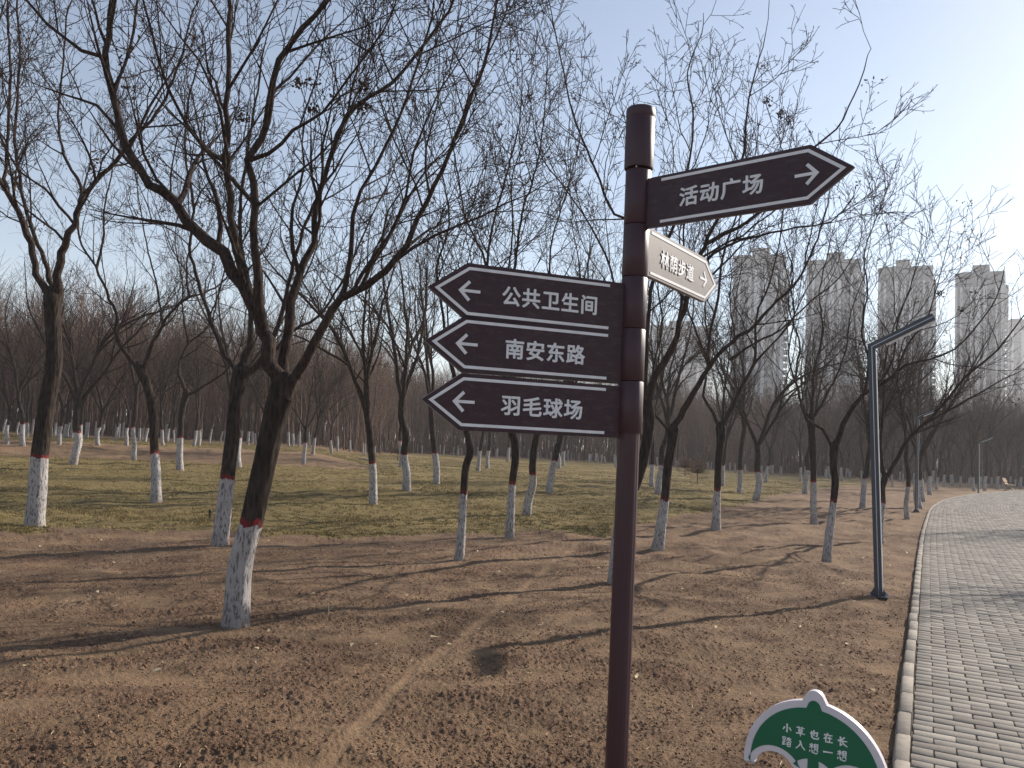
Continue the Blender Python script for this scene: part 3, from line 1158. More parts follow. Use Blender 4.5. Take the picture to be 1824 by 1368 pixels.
def tube_arrays(branches, sides):
    """branches: list of (points, radii); returns verts and quads"""
    groups = {}
    for b in branches:
        groups.setdefault(len(b[0]), []).append(b)
    VS, FS, off = [], [], 0
    for n, bl in groups.items():
        P = np.array([[tuple(p) for p in b[0]] for b in bl])
        Rd = np.array([b[1] for b in bl])
        T = np.gradient(P, axis=1)
        T /= np.linalg.norm(T, axis=2, keepdims=True) + 1e-9
        mean = P[:, -1] - P[:, 0]
        mean /= np.linalg.norm(mean, axis=1, keepdims=True) + 1e-9
        ref = np.where(np.abs(mean[:, 2:3]) < 0.8, np.array([[0, 0, 1.0]]), np.array([[1.0, 0, 0]]))
        N = ref[:, None] - (ref[:, None] * T).sum(2, keepdims=True) * T
        N /= np.linalg.norm(N, axis=2, keepdims=True) + 1e-9
        Bn = np.cross(T, N)
        a = np.arange(sides) * 2 * np.pi / sides
        ring = P[:, :, None] + Rd[:, :, None, None] * (np.cos(a)[None, None, :, None] * N[:, :, None] + np.sin(a)[None, None, :, None] * Bn[:, :, None])
        nb = len(bl)
        VS.append(ring.reshape(-1, 3))
        i = np.arange(nb)[:, None, None] * n * sides + np.arange(n - 1)[None, :, None] * sides
        k = np.arange(sides)[None, None]
        k2 = (k + 1) % sides
        q = np.stack([i + k, i + k2, i + sides + k2, i + sides + k], -1).reshape(-1, 4)
        FS.append(q + off)
        off += nb * n * sides
    if not VS:
        return np.zeros((0, 3)), np.zeros((0, 4), int)
    return np.concatenate(VS), np.concatenate(FS)


def join_arrays(parts):
    VS, FS, off = [], [], 0
    for v, f in parts:
        if len(v):
            VS.append(v)
            FS.append(f + off)
            off += len(v)
    return np.concatenate(VS), np.concatenate(FS)


def smooth_line(pts, rads, step):
    """Catmull-Rom through the points"""
    P = [Vector(p) for p in pts]
    P = [P[0] * 2 - P[1]] + P + [P[-1] * 2 - P[-2]]
    out, ro = [], []
    for i in range(1, len(P) - 2):
        L = (P[i + 1] - P[i]).length
        n = max(1, int(L / step))
        for q in range(n):
            t = q / n
            a, b, c, d = P[i - 1], P[i], P[i + 1], P[i + 2]
            out.append(0.5 * ((2 * b) + (c - a) * t + (2 * a - 5 * b + 4 * c - d) * t * t + (3 * b - a - 3 * c + d) * t ** 3))
            ro.append(rads[i - 1] * (1 - t) + rads[i] * t)
    out.append(P[-2])
    ro.append(rads[-1])
    return out, ro


NEAR = dict(spc=(0.34, 0.20, 0.125, 0.11), ln=(1.75, 0.80, 0.36, 0.085), seg=(0.22, 0.16, 0.11, 0.05), wig=(0.13, 0.16, 0.18, 0.2), up=(0.085, 0.08, 0.06, 0.05), maxl=4, rmin=0.0031)
MIDP = dict(spc=(0.36, 0.24, 0.17), ln=(1.7, 0.85, 0.42), seg=(0.28, 0.22, 0.18), wig=(0.13, 0.16, 0.18), up=(0.08, 0.08, 0.06), maxl=3, rmin=0.0036)


def rv(rng):
    return Vector((rng.gauss(0, 1), rng.gauss(0, 1), rng.gauss(0, 1)))


def spawn(out, pts, rads, lvl, rng, P, tmin=0.12, tmax=1.0, dens=1.0, up_bias=0.0):
    """side branches of level lvl+1 along a branch of level lvl"""
    if lvl >= P['maxl']:
        return
    seg = [(b - a).length for a, b in zip(pts[:-1], pts[1:])]
    L = sum(seg)
    cum = [0.0]
    for s in seg:
        cum.append(cum[-1] + s)
    nc = max(1, int(L * (tmax - tmin) / P['spc'][lvl] * dens * rng.uniform(0.85, 1.2) + 0.5))
    az0 = rng.uniform(0, 6.28)
    for k in range(nc):
        t = tmin + (tmax - tmin) * (k + rng.random()) / nc
        s = t * L
        i = 0
        while i < len(seg) - 1 and cum[i + 1] < s:
            i += 1
        f = (s - cum[i]) / max(seg[i], 1e-6)
        p = pts[i].lerp(pts[i + 1], min(1, f))
        d = (pts[i + 1] - pts[i]).normalized()
        r = rads[i] * (1 - f) + rads[i + 1] * f
        ref = Vector((0, 0, 1)) if abs(d.z) < 0.9 else Vector((1, 0, 0))
        n1 = d.cross(ref).normalized()
        n2 = d.cross(n1)
        az = az0 + k * 2.4 + rng.uniform(-0.5, 0.5)
        an = R_(rng.uniform(26, 58))
        cd = d * math.cos(an) + (n1 * math.cos(az) + n2 * math.sin(az)) * math.sin(an)
        cd.z += 0.12 + up_bias
        cd.normalize()
        cl = P['ln'][lvl] * rng.uniform(0.5, 1.25) * (1.15 - 0.6 * t)
        cr = max(min(r * rng.uniform(0.42, 0.68), 0.0075 * cl + 0.0035 + 0.3 * r * (lvl == 0)), P['rmin'])
        grow(out, p, cd, cr, cl, lvl + 1, rng, P)


def grow(out, p, d, r, L, lvl, rng, P, tip=None, sub=True):
    li = min(lvl, len(P['seg'])) - 1
    n = max(2, int(L / P['seg'][li] + 0.5))
    tr = max(P['rmin'] * 0.75, r * 0.14) if tip is None else tip
    pts, rads = [p.copy()], [r]
    step = L / n
    d = d.copy()
    for i in range(n):
        d = (d + rv(rng) * P['wig'][li] + Vector((0, 0, P['up'][li]))).normalized()
        p = p + d * step
        pts.append(p)
        rads.append(r + (tr - r) * (i + 1) / n)
    out.setdefault(lvl, []).append((pts, rads))
    if sub:
        spawn(out, pts, rads, lvl, rng, P, tmin=0.15)
    return pts, rads, d


def trunk_meshes(line, rads, paint_h, rng, ns=24, step=0.05, furrow=0.05, red=0.055, name='trunk', flare=0.16):
    pts, rd = smooth_line(line, rads, step)
    n = len(pts)
    z0 = pts[0].z
    V = np.zeros((n, ns, 3))
    sd_ = rng.randint(0, 60)
    up = []
    for i in range(n):
        a = pts[max(i - 1, 0)]
        b = pts[min(i + 1, n - 1)]
        t = (b - a).normalized()
        n1 = t.cross(Vector((0, 1, 0))).normalized()
        n2 = n1.cross(t).normalized()
        h = pts[i].z
        up.append(h)
        fl = 1 + flare * max(0.0, 1 - max(h, 0) / 0.28) ** 2
        for k in range(ns):
            an = 2 * math.pi * k / ns
            V[i, k] = tuple(n1 * math.cos(an) + n2 * math.sin(an))
        an = np.arange(ns) * 2 * np.pi / ns
        fx = an / (2 * np.pi) * 14
        # furrows that close up round the trunk
        wgt = np.clip((fx - 12) / 2, 0, 1)
        nz = gn(fx, np.full(ns, h * 3.2), sd_) * (1 - wgt) + gn(fx - 14, np.full(ns, h * 3.2), sd_) * wgt
        nz2 = gn(fx * 0.23, np.full(ns, h * 1.6), sd_ + 2) * (1 - wgt) + gn((fx - 14) * 0.23, np.full(ns, h * 1.6), sd_ + 2) * wgt
        rr = rd[i] * fl * (1 + furrow * nz + furrow * 1.3 * nz2 + 0.06 * fl * (fl - 1) * np.cos(an * 3 + sd_))
        V[i] = np.array(pts[i])[None] + V[i] * rr[:, None]
    up = np.array(up)
    vv = V.reshape(-1, 3)
    tipv = np.array(pts[-1] + (pts[-1] - pts[-2]).normalized() * rd[-1] * 0.6)[None]
    i = np.arange(n - 1)[:, None] * ns
    k = np.arange(ns)[None]
    k2 = (k + 1) % ns
    F = np.stack([i + k, i + k2, i + ns + k2, i + ns + k], -1)
    kk = np.arange(ns)
    ka = kk * 20.0 / ns
    jag = 0.035 * gn(ka * 0.33, kk * 0 + 3, sd_ + 5) + 0.02 * gn(ka * 0.9, kk * 0 + 9, sd_ + 6)
    jag2 = jag + 0.025 * gn(ka * 0.5, kk * 0 + 5, sd_ + 7)
    # the rims of the paint wander: slide the two bounding rings of vertices up and down each column
    ip = int(np.clip(np.argmin(np.abs(up - paint_h)), 2, n - 6))
    ir = ip + max(1, int(round(red / max(1e-3, up[ip + 1] - up[ip]))))
    ir = min(ir, n - 4)
    colz = V[:, :, 2].copy()
    tz1 = np.clip(paint_h + jag, colz[ip - 2] + 0.006, colz[ip + 2] - 0.006)
    tz2 = np.clip(paint_h + red + jag2, tz1 + 0.012, np.maximum(tz1 + 0.013, colz[ir + 2] - 0.006))
    OV = V.copy()
    for k in range(ns):
        rows_ = [(ip, tz1[k]), (ir, tz2[k]), (ip - 1, (colz[ip - 2, k] + tz1[k]) / 2), (ir + 1, (max(colz[ir + 2, k], tz2[k]) + tz2[k]) / 2)]
        for q in range(ip + 1, ir):
            rows_.append((q, tz1[k] + (tz2[k] - tz1[k]) * (q - ip) / (ir - ip)))
        for (q, zz) in rows_:
            for c_ in range(2):
                V[q, k, c_] = np.interp(zz, colz[:, k], OV[:, k, c_])
            V[q, k, 2] = zz
    vv = V.reshape(-1, 3)
    cls = np.where(np.arange(n - 1) < ip, 0, np.where(np.arange(n - 1) < ir, 1, 2))[:, None] * np.ones((1, ns), int)
    out = []
    for c, (nm, mt) in enumerate((('whitewash', M['white']), ('red_band', M['red']), (name, M['bark']))):
        f = F[cls == c].reshape(-1, 4)
        if len(f) == 0:
            out.append(None)
            continue
        allv = vv
        tri = []
        if c == 2:
            allv = np.concatenate([vv, tipv])
            base = (n - 1) * ns
            tri = np.stack([base + kk, base + (kk + 1) % ns, np.full(ns, len(vv))], 1)
        u = np.unique(np.concatenate([f.ravel(), np.asarray(tri, int).ravel()]))
        mp = np.full(len(allv), -1)
        mp[u] = np.arange(len(u))
        out.append(mesh_np(nm, allv[u], [mp[f], mp[tri] if len(tri) else np.zeros((0, 3), int)], mt))
    return out        # white, red, bark


def crown_mesh(out, near):
    parts = []
    for lvl, bl in out.items():
        sides = {0: 9, 1: 6, 2: 4}.get(lvl, 3) if near else {0: 7, 1: 4}.get(lvl, 3)
        parts.append(tube_arrays(bl, sides))
    v, f = join_arrays(parts)
    return mesh_np('crown', v, [f], M['limb'])


def pod_mesh(out, rng, clusters, size=0.017, each=(5, 16), extra=()):
    tips = [b[0][-1] for l in out for b in out[l] if l >= 2]
    vs, fs = [], []
    spots = [(rng.choice(tips), rng.randint(*each), 0.055, size) for _ in range(clusters)]
    for e in extra:
        near_ = min(tips, key=lambda q: (q - e).length)
        spots.append((near_ if (near_ - e).length < 0.5 else e, 30, 0.03, size * 1.05))
    for (c, ncl, spr, sz) in spots:
        for q in range(ncl):
            p = c + Vector((rng.gauss(0, spr), rng.gauss(0, spr), rng.gauss(-0.02, spr)))
            s = sz * rng.uniform(0.6, 1.4)
            a, b = rv(rng).normalized() * s, rv(rng).normalized() * s * 0.7
            nrm = a.cross(b).normalized() * s * 0.45
            k = len(vs)
            vs += [tuple(p - a), tuple(p + b + nrm), tuple(p + a), tuple(p - b + nrm), tuple(p - nrm)]
            fs += [(k, k + 1, k + 4), (k + 1, k + 2, k + 4), (k + 2, k + 3, k + 4), (k + 3, k, k + 4), (k, k + 3, k + 1), (k + 3, k + 2, k + 1)]
    return mesh_np('seed_pods', np.array(vs), [np.array(fs)], M['pod'], smooth=False)


def assemble(loc, label, meshes, group='bare trees with whitewashed trunks', scale=1.0, rz=0.0, lean=(0, 0)):
    white, redm, bark, crown, pods = meshes
    t = empty('bare_tree', loc, label, 'tree', group, rz)
    t.rotation_euler = (lean[0], lean[1], rz)
    t.scale = (scale, scale, scale)
    tr = obj('trunk', bark, t)
    if white:
        obj('whitewash', white, tr)
    if redm:
        obj('red_band', redm, tr)
    obj('crown', crown, t)
    if pods:
        obj('seed_pods', pods, t)['kind'] = 'stuff'
    return t


def hero(label, base, vt, trunk, limbs, seed, ns=20, pods=20, params=NEAR, furrow=0.05, clumps=(), trunk_dy=0.0):
    """trunk: [(u, v, width px)]; limbs: [(points px, r0 m, r1 m, dy0, dy1, extra length, density)]"""
    rng = random.Random(seed)
    bx, by = hit(*base)
    if by > 9:
        params = dict(params, rmin=max(params['rmin'], 0.0041))
    gz = ground_z(bx, by)
    org = Vector((bx, by, gz))
    nT = len(trunk)
    line, rd = [], []
    for k, (u, v, w) in enumerate(trunk):
        p = at_depth(u, v, by + trunk_dy * k / (nT - 1)) - org
        line.append(p)
        rd.append(w * 0.90 * (by * 1.02) / FPX / 2)
    line[0].z = 0.0
    line = [Vector((line[0].x - (line[1].x - line[0].x) * 0.08, line[0].y, -0.12))] + line
    rd = [rd[0]] + rd
    line.append(line[-1] + (line[-1] - line[-2]).normalized() * rd[-1] * 1.1)
    rd.append(rd[-1] * 0.5)
    ph = at_depth(trunk[0][0], vt, by).z - gz
    white, redm, bark = trunk_meshes(line, rd, ph, rng, ns=ns, step=0.035 if ns > 22 else 0.06, furrow=furrow)
    out = {}
    for L in limbs:
        pts, r0, r1, dy0, dy1, ext, dens = L
        n = len(pts)
        p3 = [at_depth(u, v, by + trunk_dy + dy0 + (dy1 - dy0) * (k / max(1, n - 1))) - org for k, (u, v) in enumerate(pts)]
        rr = [0.86 * (r0 + (r1 - r0) * (k / max(1, n - 1)) ** 0.6) for k in range(n)]
        a, b = smooth_line(p3, rr, 0.14)
        a = [q + rv(rng) * 0.35 * b[k] * (0 < k < len(a) - 1) for k, q in enumerate(a)]
        b = [q * rng.uniform(0.93, 1.08) for q in b]
        if ext > 0:
            o2 = {}
            e = grow(o2, a[-1], ((a[-1] - a[-3]).normalized() + Vector((0, 0, 0.15))).normalized(), b[-1], ext, 1, rng, dict(params, seg=(0.16,) + params['seg'][1:]), tip=max(0.004, b[-1] * 0.3), sub=False)
            a = a + e[0][1:]
            b = b + e[1][1:]
        out.setdefault(0, []).append((a, b))
        spawn(out, a, b, 0, rng, params, tmin=0.16, dens=dens * 1.02)
    crown = crown_mesh(out, True)
    pm = pod_mesh(out, rng, pods, extra=[at_depth(u, v, by - 0.4) - org for (u, v) in clumps]) if pods else None
    return assemble(tuple(org), label, (white, redm, bark, crown, pm))


# --- the traced near trees (points are where their limbs stand in the photograph) ---
hero('thickest nearest tree, leaning right, with a bold red ring above its white base', (420, 1112), 935,
     [(420, 1112, 46), (428, 1010, 45), (450, 922, 44), (470, 830, 43), (490, 745, 44), (506, 690, 50)],
     [([(500, 700), (488, 640), (468, 586), (445, 535), (418, 484), (367, 428), (334, 391), (307, 357), (263, 329), (232, 276), (215, 228), (206, 175), (193, 123), (188, 88), (197, 26), (199, -30)], 0.090, 0.030, 0.0, 0.5, 1.6, 1.0),
      ([(452, 548), (440, 505), (421, 447), (414, 384), (404, 320), (396, 285), (407, 246), (404, 131), (408, 44), (409, -30)], 0.048, 0.024, 0.05, 0.4, 1.6, 1.0),
      ([(470, 590), (462, 540), (459, 488), (455, 434), (456, 367), (445, 285), (465, 246), (482, 184), (496, 110), (517, 75), (561, 26), (600, -20)], 0.060, 0.022, -0.05, -0.7, 1.5, 1.0),
      ([(504, 690), (508, 636), (518, 586), (525, 535), (527, 502), (542, 468), (559, 434), (562, 394), (566, 351), (588, 289), (605, 241), (636, 189), (700, 145), (760, 75), (800, 20)], 0.066, 0.016, 0.1, 0.6, 1.3, 1.1),
      ([(510, 712), (535, 656), (562, 603), (589, 552), (607, 531), (653, 512), (687, 481), (727, 438), (744, 394), (758, 362), (788, 302), (810, 245), (839, 175), (863, 110), (880, 30)], 0.062, 0.013, -0.05, -0.5, 0.9, 1.15),
      ([(605, 534), (614, 512), (626, 451), (628, 384), (640, 340), (668, 296), (704, 225), (742, 120), (770, 30)], 0.034, 0.011, -0.3, -0.1, 0.9, 1.1),
      ([(607, 531), (629, 516), (663, 461), (693, 418), (722, 350), (738, 270), (770, 190)], 0.026, 0.009, -0.3, -0.9, 0.6, 1.1),
      ([(396, 285), (370, 270), (330, 215), (300, 160), (270, 60), (250, -20)], 0.026, 0.010, 0.1, -0.7, 0.7, 1.0),
      ([(190, 103), (145, 90), (112, 66), (84, 40), (53, 9), (20, -30)], 0.026, 0.012, 0.35, 0.1, 0.8, 1.0),
      ([(203, 168), (213, 136), (232, 83), (246, 0), (262, -60)], 0.024, 0.012, 0.35, 0.7, 0.8, 1.0),
      ([(445, 285), (480, 275), (522, 232), (575, 200), (620, 140), (680, 60)], 0.026, 0.009, -0.2, -1.0, 0.7, 1.0)],
     101, ns=44, pods=42, furrow=0.075, clumps=[(512, 172), (500, 140), (482, 150), (650, 205), (655, 160), (640, 195)])
hero('stout tree near the left edge, its white base on the lawn border', (62, 938), 815,
     [(62, 938, 36), (66, 880, 33), (72, 800, 31), (84, 720, 31), (95, 655, 30), (96, 602, 28), (93, 560, 29), (94, 528, 34)],
     [([(94, 540), (81, 515), (60, 468), (50, 418), (34, 374), (13, 344), (0, 323), (-20, 280), (-30, 200)], 0.085, 0.03, 0, -0.6, 2.0, 0.9),
      ([(95, 540), (89, 508), (79, 461), (59, 411), (40, 350), (35, 307), (26, 254), (31, 175), (35, 90), (30, 10)], 0.055, 0.02, 0, 0.8, 1.6, 0.9),
      ([(96, 545), (101, 515), (104, 470), (118, 434), (134, 400), (143, 367), (158, 337), (206, 285), (246, 237), (290, 185), (320, 110), (340, 30)], 0.105, 0.016, 0, -0.5, 1.2, 0.95),
      ([(143, 372), (145, 333), (128, 303), (110, 263), (104, 206), (112, 120), (118, 30)], 0.04, 0.016, -0.15, 0.6, 1.4, 0.9),
      ([(134, 402), (81, 337), (37, 307), (5, 250), (-20, 190)], 0.028, 0.012, -0.1, -0.9, 0.8, 0.9),
      ([(13, 344), (9, 320), (13, 263), (18, 131), (14, 20)], 0.045, 0.02, -0.2, 0.2, 1.2, 0.9)],
     102, ns=30, pods=40)
hero('grey tree just behind and left of the thickest one, its base on bare soil', (392, 974), 852,
     [(392, 974, 30), (398, 915, 29), (405, 850, 28), (415, 770, 26), (422, 700, 28), (430, 664, 34)],
     [([(430, 672), (411, 650), (391, 613), (371, 556), (352, 500), (338, 440), (345, 360), (330, 270), (335, 180)], 0.052, 0.018, 0, 0.8, 1.5, 0.95),
      ([(432, 672), (436, 634), (446, 589), (447, 520), (430, 450), (428, 370), (440, 280), (455, 180)], 0.075, 0.02, 0, 0.2, 1.5, 0.95),
      ([(434, 672), (466, 638), (488, 597), (505, 542), (518, 485), (545, 395), (575, 330), (600, 240), (640, 160)], 0.065, 0.016, 0.05, -0.5, 1.3, 1.0),
      ([(440, 668), (476, 640), (520, 590), (570, 560), (620, 480), (655, 400), (690, 330)], 0.045, 0.013, 0.0, 1.2, 1.0, 1.0)],
     103, ns=26, pods=30)
hero('tree on the left lawn whose trunk bends left into a wide fork', (278, 897), 808,
     [(278, 897, 20), (278, 850, 18), (275, 800, 16), (271, 730, 15), (262, 687, 16), (249, 655, 20)],
     [([(252, 660), (229, 636), (208, 596), (208, 556), (188, 519), (171, 475), (145, 437), (140, 390), (150, 330)], 0.062, 0.018, 0, -0.5, 1.6, 0.9),
      ([(172, 478), (183, 428), (186, 367), (200, 300), (205, 220)], 0.035, 0.012, -0.3, 0.4, 1.2, 0.9),
      ([(254, 662), (268, 618), (286, 589), (303, 559), (336, 529), (365, 522), (403, 495), (430, 440)], 0.055, 0.014, 0, -0.8, 1.2, 0.9),
      ([(290, 582), (284, 540), (278, 500), (262, 440), (250, 370), (240, 300)], 0.035, 0.012, 0, 0.9, 1.3, 0.9),
      ([(338, 528), (332, 480), (340, 420), (335, 340), (345, 260)], 0.03, 0.011, -0.4, 0.2, 1.2, 0.9)],
     104, ns=18, pods=40, params=dict(NEAR, maxl=3, rmin=0.0032))
hero('slim crooked tree below the lowest signboard, its trunk bent like an elbow', (818, 998), 880,
     [(818, 998, 18), (822, 950, 16), (826, 880, 14), (830, 830, 14), (838, 805, 15), (832, 770, 13), (822, 730, 14), (820, 690, 16)],
     [([(820, 700), (840, 620), (858, 540), (867, 465), (885, 373), (905, 300), (925, 220), (930, 140)], 0.042, 0.010, 0, 0.4, 1.0, 1.0),
      ([(819, 700), (800, 640), (790, 560), (778, 480), (800, 400), (790, 320)], 0.04, 0.011, 0, -0.6, 1.1, 1.0),
      ([(826, 660), (880, 580), (905, 480), (914, 400), (912, 320), (940, 230)], 0.03, 0.009, 0.1, 0.9, 0.9, 1.0)],
     105, ns=18, pods=12)
hero('upright tree right of the crooked one, its base where lawn meets soil', (908, 957), 863,
     [(908, 957, 18), (910, 910, 16), (912, 863, 14), (918, 820, 15), (917, 790, 15), (910, 760, 14), (908, 700, 15)],
     [([(908, 710), (885, 620), (872, 540), (865, 465), (830, 390), (815, 310), (800, 220)], 0.05, 0.012, 0, -0.6, 1.3, 1.0),
      ([(908, 710), (915, 620), (910, 540), (918, 460), (930, 380), (955, 300), (970, 200), (975, 110)], 0.06, 0.011, 0, 0.3, 1.2, 1.0),
      ([(910, 690), (945, 600), (975, 500), (985, 420), (1010, 340), (1030, 260)], 0.042, 0.010, 0, 1.0, 1.2, 1.0),
      ([(892, 640), (850, 590), (825, 520), (840, 440), (860, 360)], 0.03, 0.009, 0, 0.7, 1.1, 1.0)],
     106, ns=18, pods=40, params=dict(NEAR, maxl=3, rmin=0.0028))
hero('tree half hidden behind the signpost, its thick limbs leaning right', (1094, 1038), 880,
     [(1094, 1038, 24), (1101, 960, 23), (1112, 900, 22), (1133, 858, 22), (1150, 800, 21), (1156, 750, 22), (1152, 715, 25)],
     [([(1152, 725), (1160, 690), (1181, 648), (1203, 599), (1218, 552), (1236, 490), (1252, 441), (1272, 400), (1305, 335), (1325, 270), (1330, 200), (1345, 130)], 0.072, 0.010, 0, -0.7, 0.7, 0.62),
      ([(1150, 720), (1150, 650), (1153, 600), (1157, 540), (1165, 470), (1150, 400), (1095, 380), (1060, 300), (1020, 200), (1000, 110), (985, 40)], 0.05, 0.009, 0, 0.4, 0.5, 0.7),
      ([(1254, 436), (1330, 395), (1400, 340), (1440, 270), (1490, 230), (1530, 150), (1545, 100)], 0.034, 0.006, -0.5, -0.9, 0.1, 0.5),
      ([(1240, 480), (1290, 440), (1350, 420), (1420, 405), (1480, 395), (1520, 350)], 0.028, 0.006, -0.4, -1.2, 0.1, 0.55),
      ([(1165, 470), (1200, 400), (1225, 300), (1235, 210), (1225, 130), (1250, 60)], 0.032, 0.008, 0.3, 0.7, 0.4, 0.65),
      ([(1152, 715), (1120, 640), (1105, 560), (1085, 470), (1050, 400), (1010, 340), (960, 270), (945, 180)], 0.032, 0.007, 0.1, 1.0, 0.4, 0.75)],
     107, ns=24, pods=16, clumps=[(1341, 160), (1397, 203), (1402, 212), (945, 105), (1010, 150)])
hero('dark tree right of the signpost with a flared, half worn white base on bare soil', (1172, 980), 890,
     [(1172, 980, 24), (1178, 935, 20), (1184, 888, 17), (1190, 830, 17), (1197, 790, 18), (1200, 765, 22)],
     [([(1199, 772), (1225, 719), (1243, 687), (1263, 651), (1292, 619), (1345, 578), (1374, 546), (1420, 500), (1450, 440), (1470, 380)], 0.075, 0.014, 0, -0.6, 0.8, 0.9),
      ([(1264, 650), (1263, 600), (1280, 526), (1287, 460), (1310, 390), (1340, 300), (1350, 240)], 0.045, 0.010, -0.2, 0.3, 0.6, 0.9),
      ([(1300, 640), (1315, 632), (1345, 610), (1391, 587), (1440, 540), (1490, 500), (1530, 440)], 0.034, 0.009, -0.3, -1.0, 0.6, 0.9),
      ([(1198, 775), (1178, 751), (1160, 725), (1165, 650), (1180, 580), (1172, 500), (1190, 400)], 0.042, 0.012, 0, 0.9, 0.8, 0.85),
      ([(1264, 652), (1240, 590), (1215, 520), (1210, 430), (1220, 340)], 0.03, 0.010, 0, 0.8, 0.6, 0.9)],
     108, ns=24, pods=20, params=dict(NEAR, maxl=3, rmin=0.0028))
hero('straight trunked tree at the corner of lawn and soil, second right of signpost', (1275, 950), 873,
     [(1275, 950, 18), (1276, 910, 15), (1278, 872, 13), (1280, 820, 14), (1284, 785, 16), (1284, 762, 20)],
     [([(1284, 768), (1269, 736), (1254, 707), (1257, 675), (1263, 616), (1255, 560), (1262, 480), (1255, 400)], 0.055, 0.014, 0, 0.6, 0.9, 0.9),
      ([(1285, 768), (1304, 722), (1321, 690), (1342, 649), (1346, 605), (1348, 560), (1372, 500), (1390, 420), (1400, 330)], 0.07, 0.012, 0, -0.4, 0.8, 0.95),
      ([(1343, 648), (1378, 610), (1410, 570), (1440, 510), (1480, 460)], 0.032, 0.010, -0.2, -0.9, 0.7, 0.9),
      ([(1285, 766), (1290, 700), (1297, 650), (1305, 570), (1320, 480)], 0.034, 0.010, 0, 0.9, 0.9, 0.9)],
     109, ns=18, pods=20, params=dict(NEAR, maxl=3, rmin=0.0032))
hero('leaning tree with streaky white base in the soil, just left of the nearest lamp post', (1472, 998), 895,
     [(1472, 998, 17), (1478, 945, 15), (1485, 892, 12), (1488, 855, 14), (1485, 830, 13), (1486, 795, 17)],
     [([(1486, 800), (1502, 758), (1521, 723), (1540, 700), (1562, 690), (1588, 672), (1614, 650), (1658, 640), (1700, 622), (1740, 580), (1775, 530), (1788, 485)], 0.062, 0.008, 0, -1.0, 0.1, 0.5),
      ([(1485, 802), (1467, 767), (1435, 744), (1420, 690), (1405, 630), (1415, 560), (1400, 480)], 0.042, 0.010, 0, 0.6, 0.7, 0.8),
      ([(1540, 702), (1548, 650), (1535, 590), (1545, 520), (1540, 450), (1560, 390)], 0.032, 0.010, -0.4, 0.3, 0.7, 0.8),
      ([(1590, 671), (1620, 610), (1650, 570), (1672, 500), (1690, 430)], 0.026, 0.007, -0.7, -0.3, 0.3, 0.8),
      ([(1560, 692), (1590, 640), (1600, 570), (1625, 500), (1640, 440)], 0.026, 0.008, -0.6, 0.1, 0.4, 0.8)],
     110, ns=18, pods=14, clumps=[(1688, 527), (1649, 515), (1708, 580)], params=dict(NEAR, maxl=3, rmin=0.0028))
hero('tall tree with mottled white base on soil, left of the leaning one near the lamp', (1450, 932), 860,
     [(1450, 932, 14), (1449, 895, 12), (1449, 860, 11), (1448, 810, 12), (1446, 770, 13), (1444, 745, 16)],
     [([(1444, 752), (1427, 716), (1418, 663), (1425, 610), (1405, 550), (1410, 470)], 0.06, 0.014, 0, 0.5, 1.2, 0.95),
      ([(1445, 752), (1447, 707), (1450, 660), (1465, 590), (1460, 520), (1475, 450)], 0.065, 0.014, 0, -0.4, 1.1, 0.95),
      ([(1446, 748), (1480, 690), (1505, 630), (1515, 560), (1540, 490)], 0.05, 0.012, 0, 0.4, 1.0, 0.95)],
     111, ns=14, pods=10, params=dict(MIDP, maxl=3))
hero('tree with two wide arms at the back of the left lawn', (320, 840), 780,
     [(320, 840, 14), (320, 810, 12), (321, 780, 11), (324, 735, 11), (332, 700, 15)],
     [([(332, 706), (319, 653), (336, 613), (370, 583), (385, 540), (380, 480)], 0.07, 0.018, 0, 0.4, 1.6, 0.9),
      ([(336, 612), (326, 556), (325, 500), (312, 430), (320, 360)], 0.045, 0.014, 0.1, 0.6, 1.4, 0.9),
      ([(334, 704), (353, 693), (403, 660), (430, 610), (440, 540)], 0.06, 0.016, 0, -0.6, 1.5, 0.9)],
     112, ns=14, pods=12, params=dict(MIDP, maxl=3))

# --- the other trees: a few kinds grown once, then copied ---


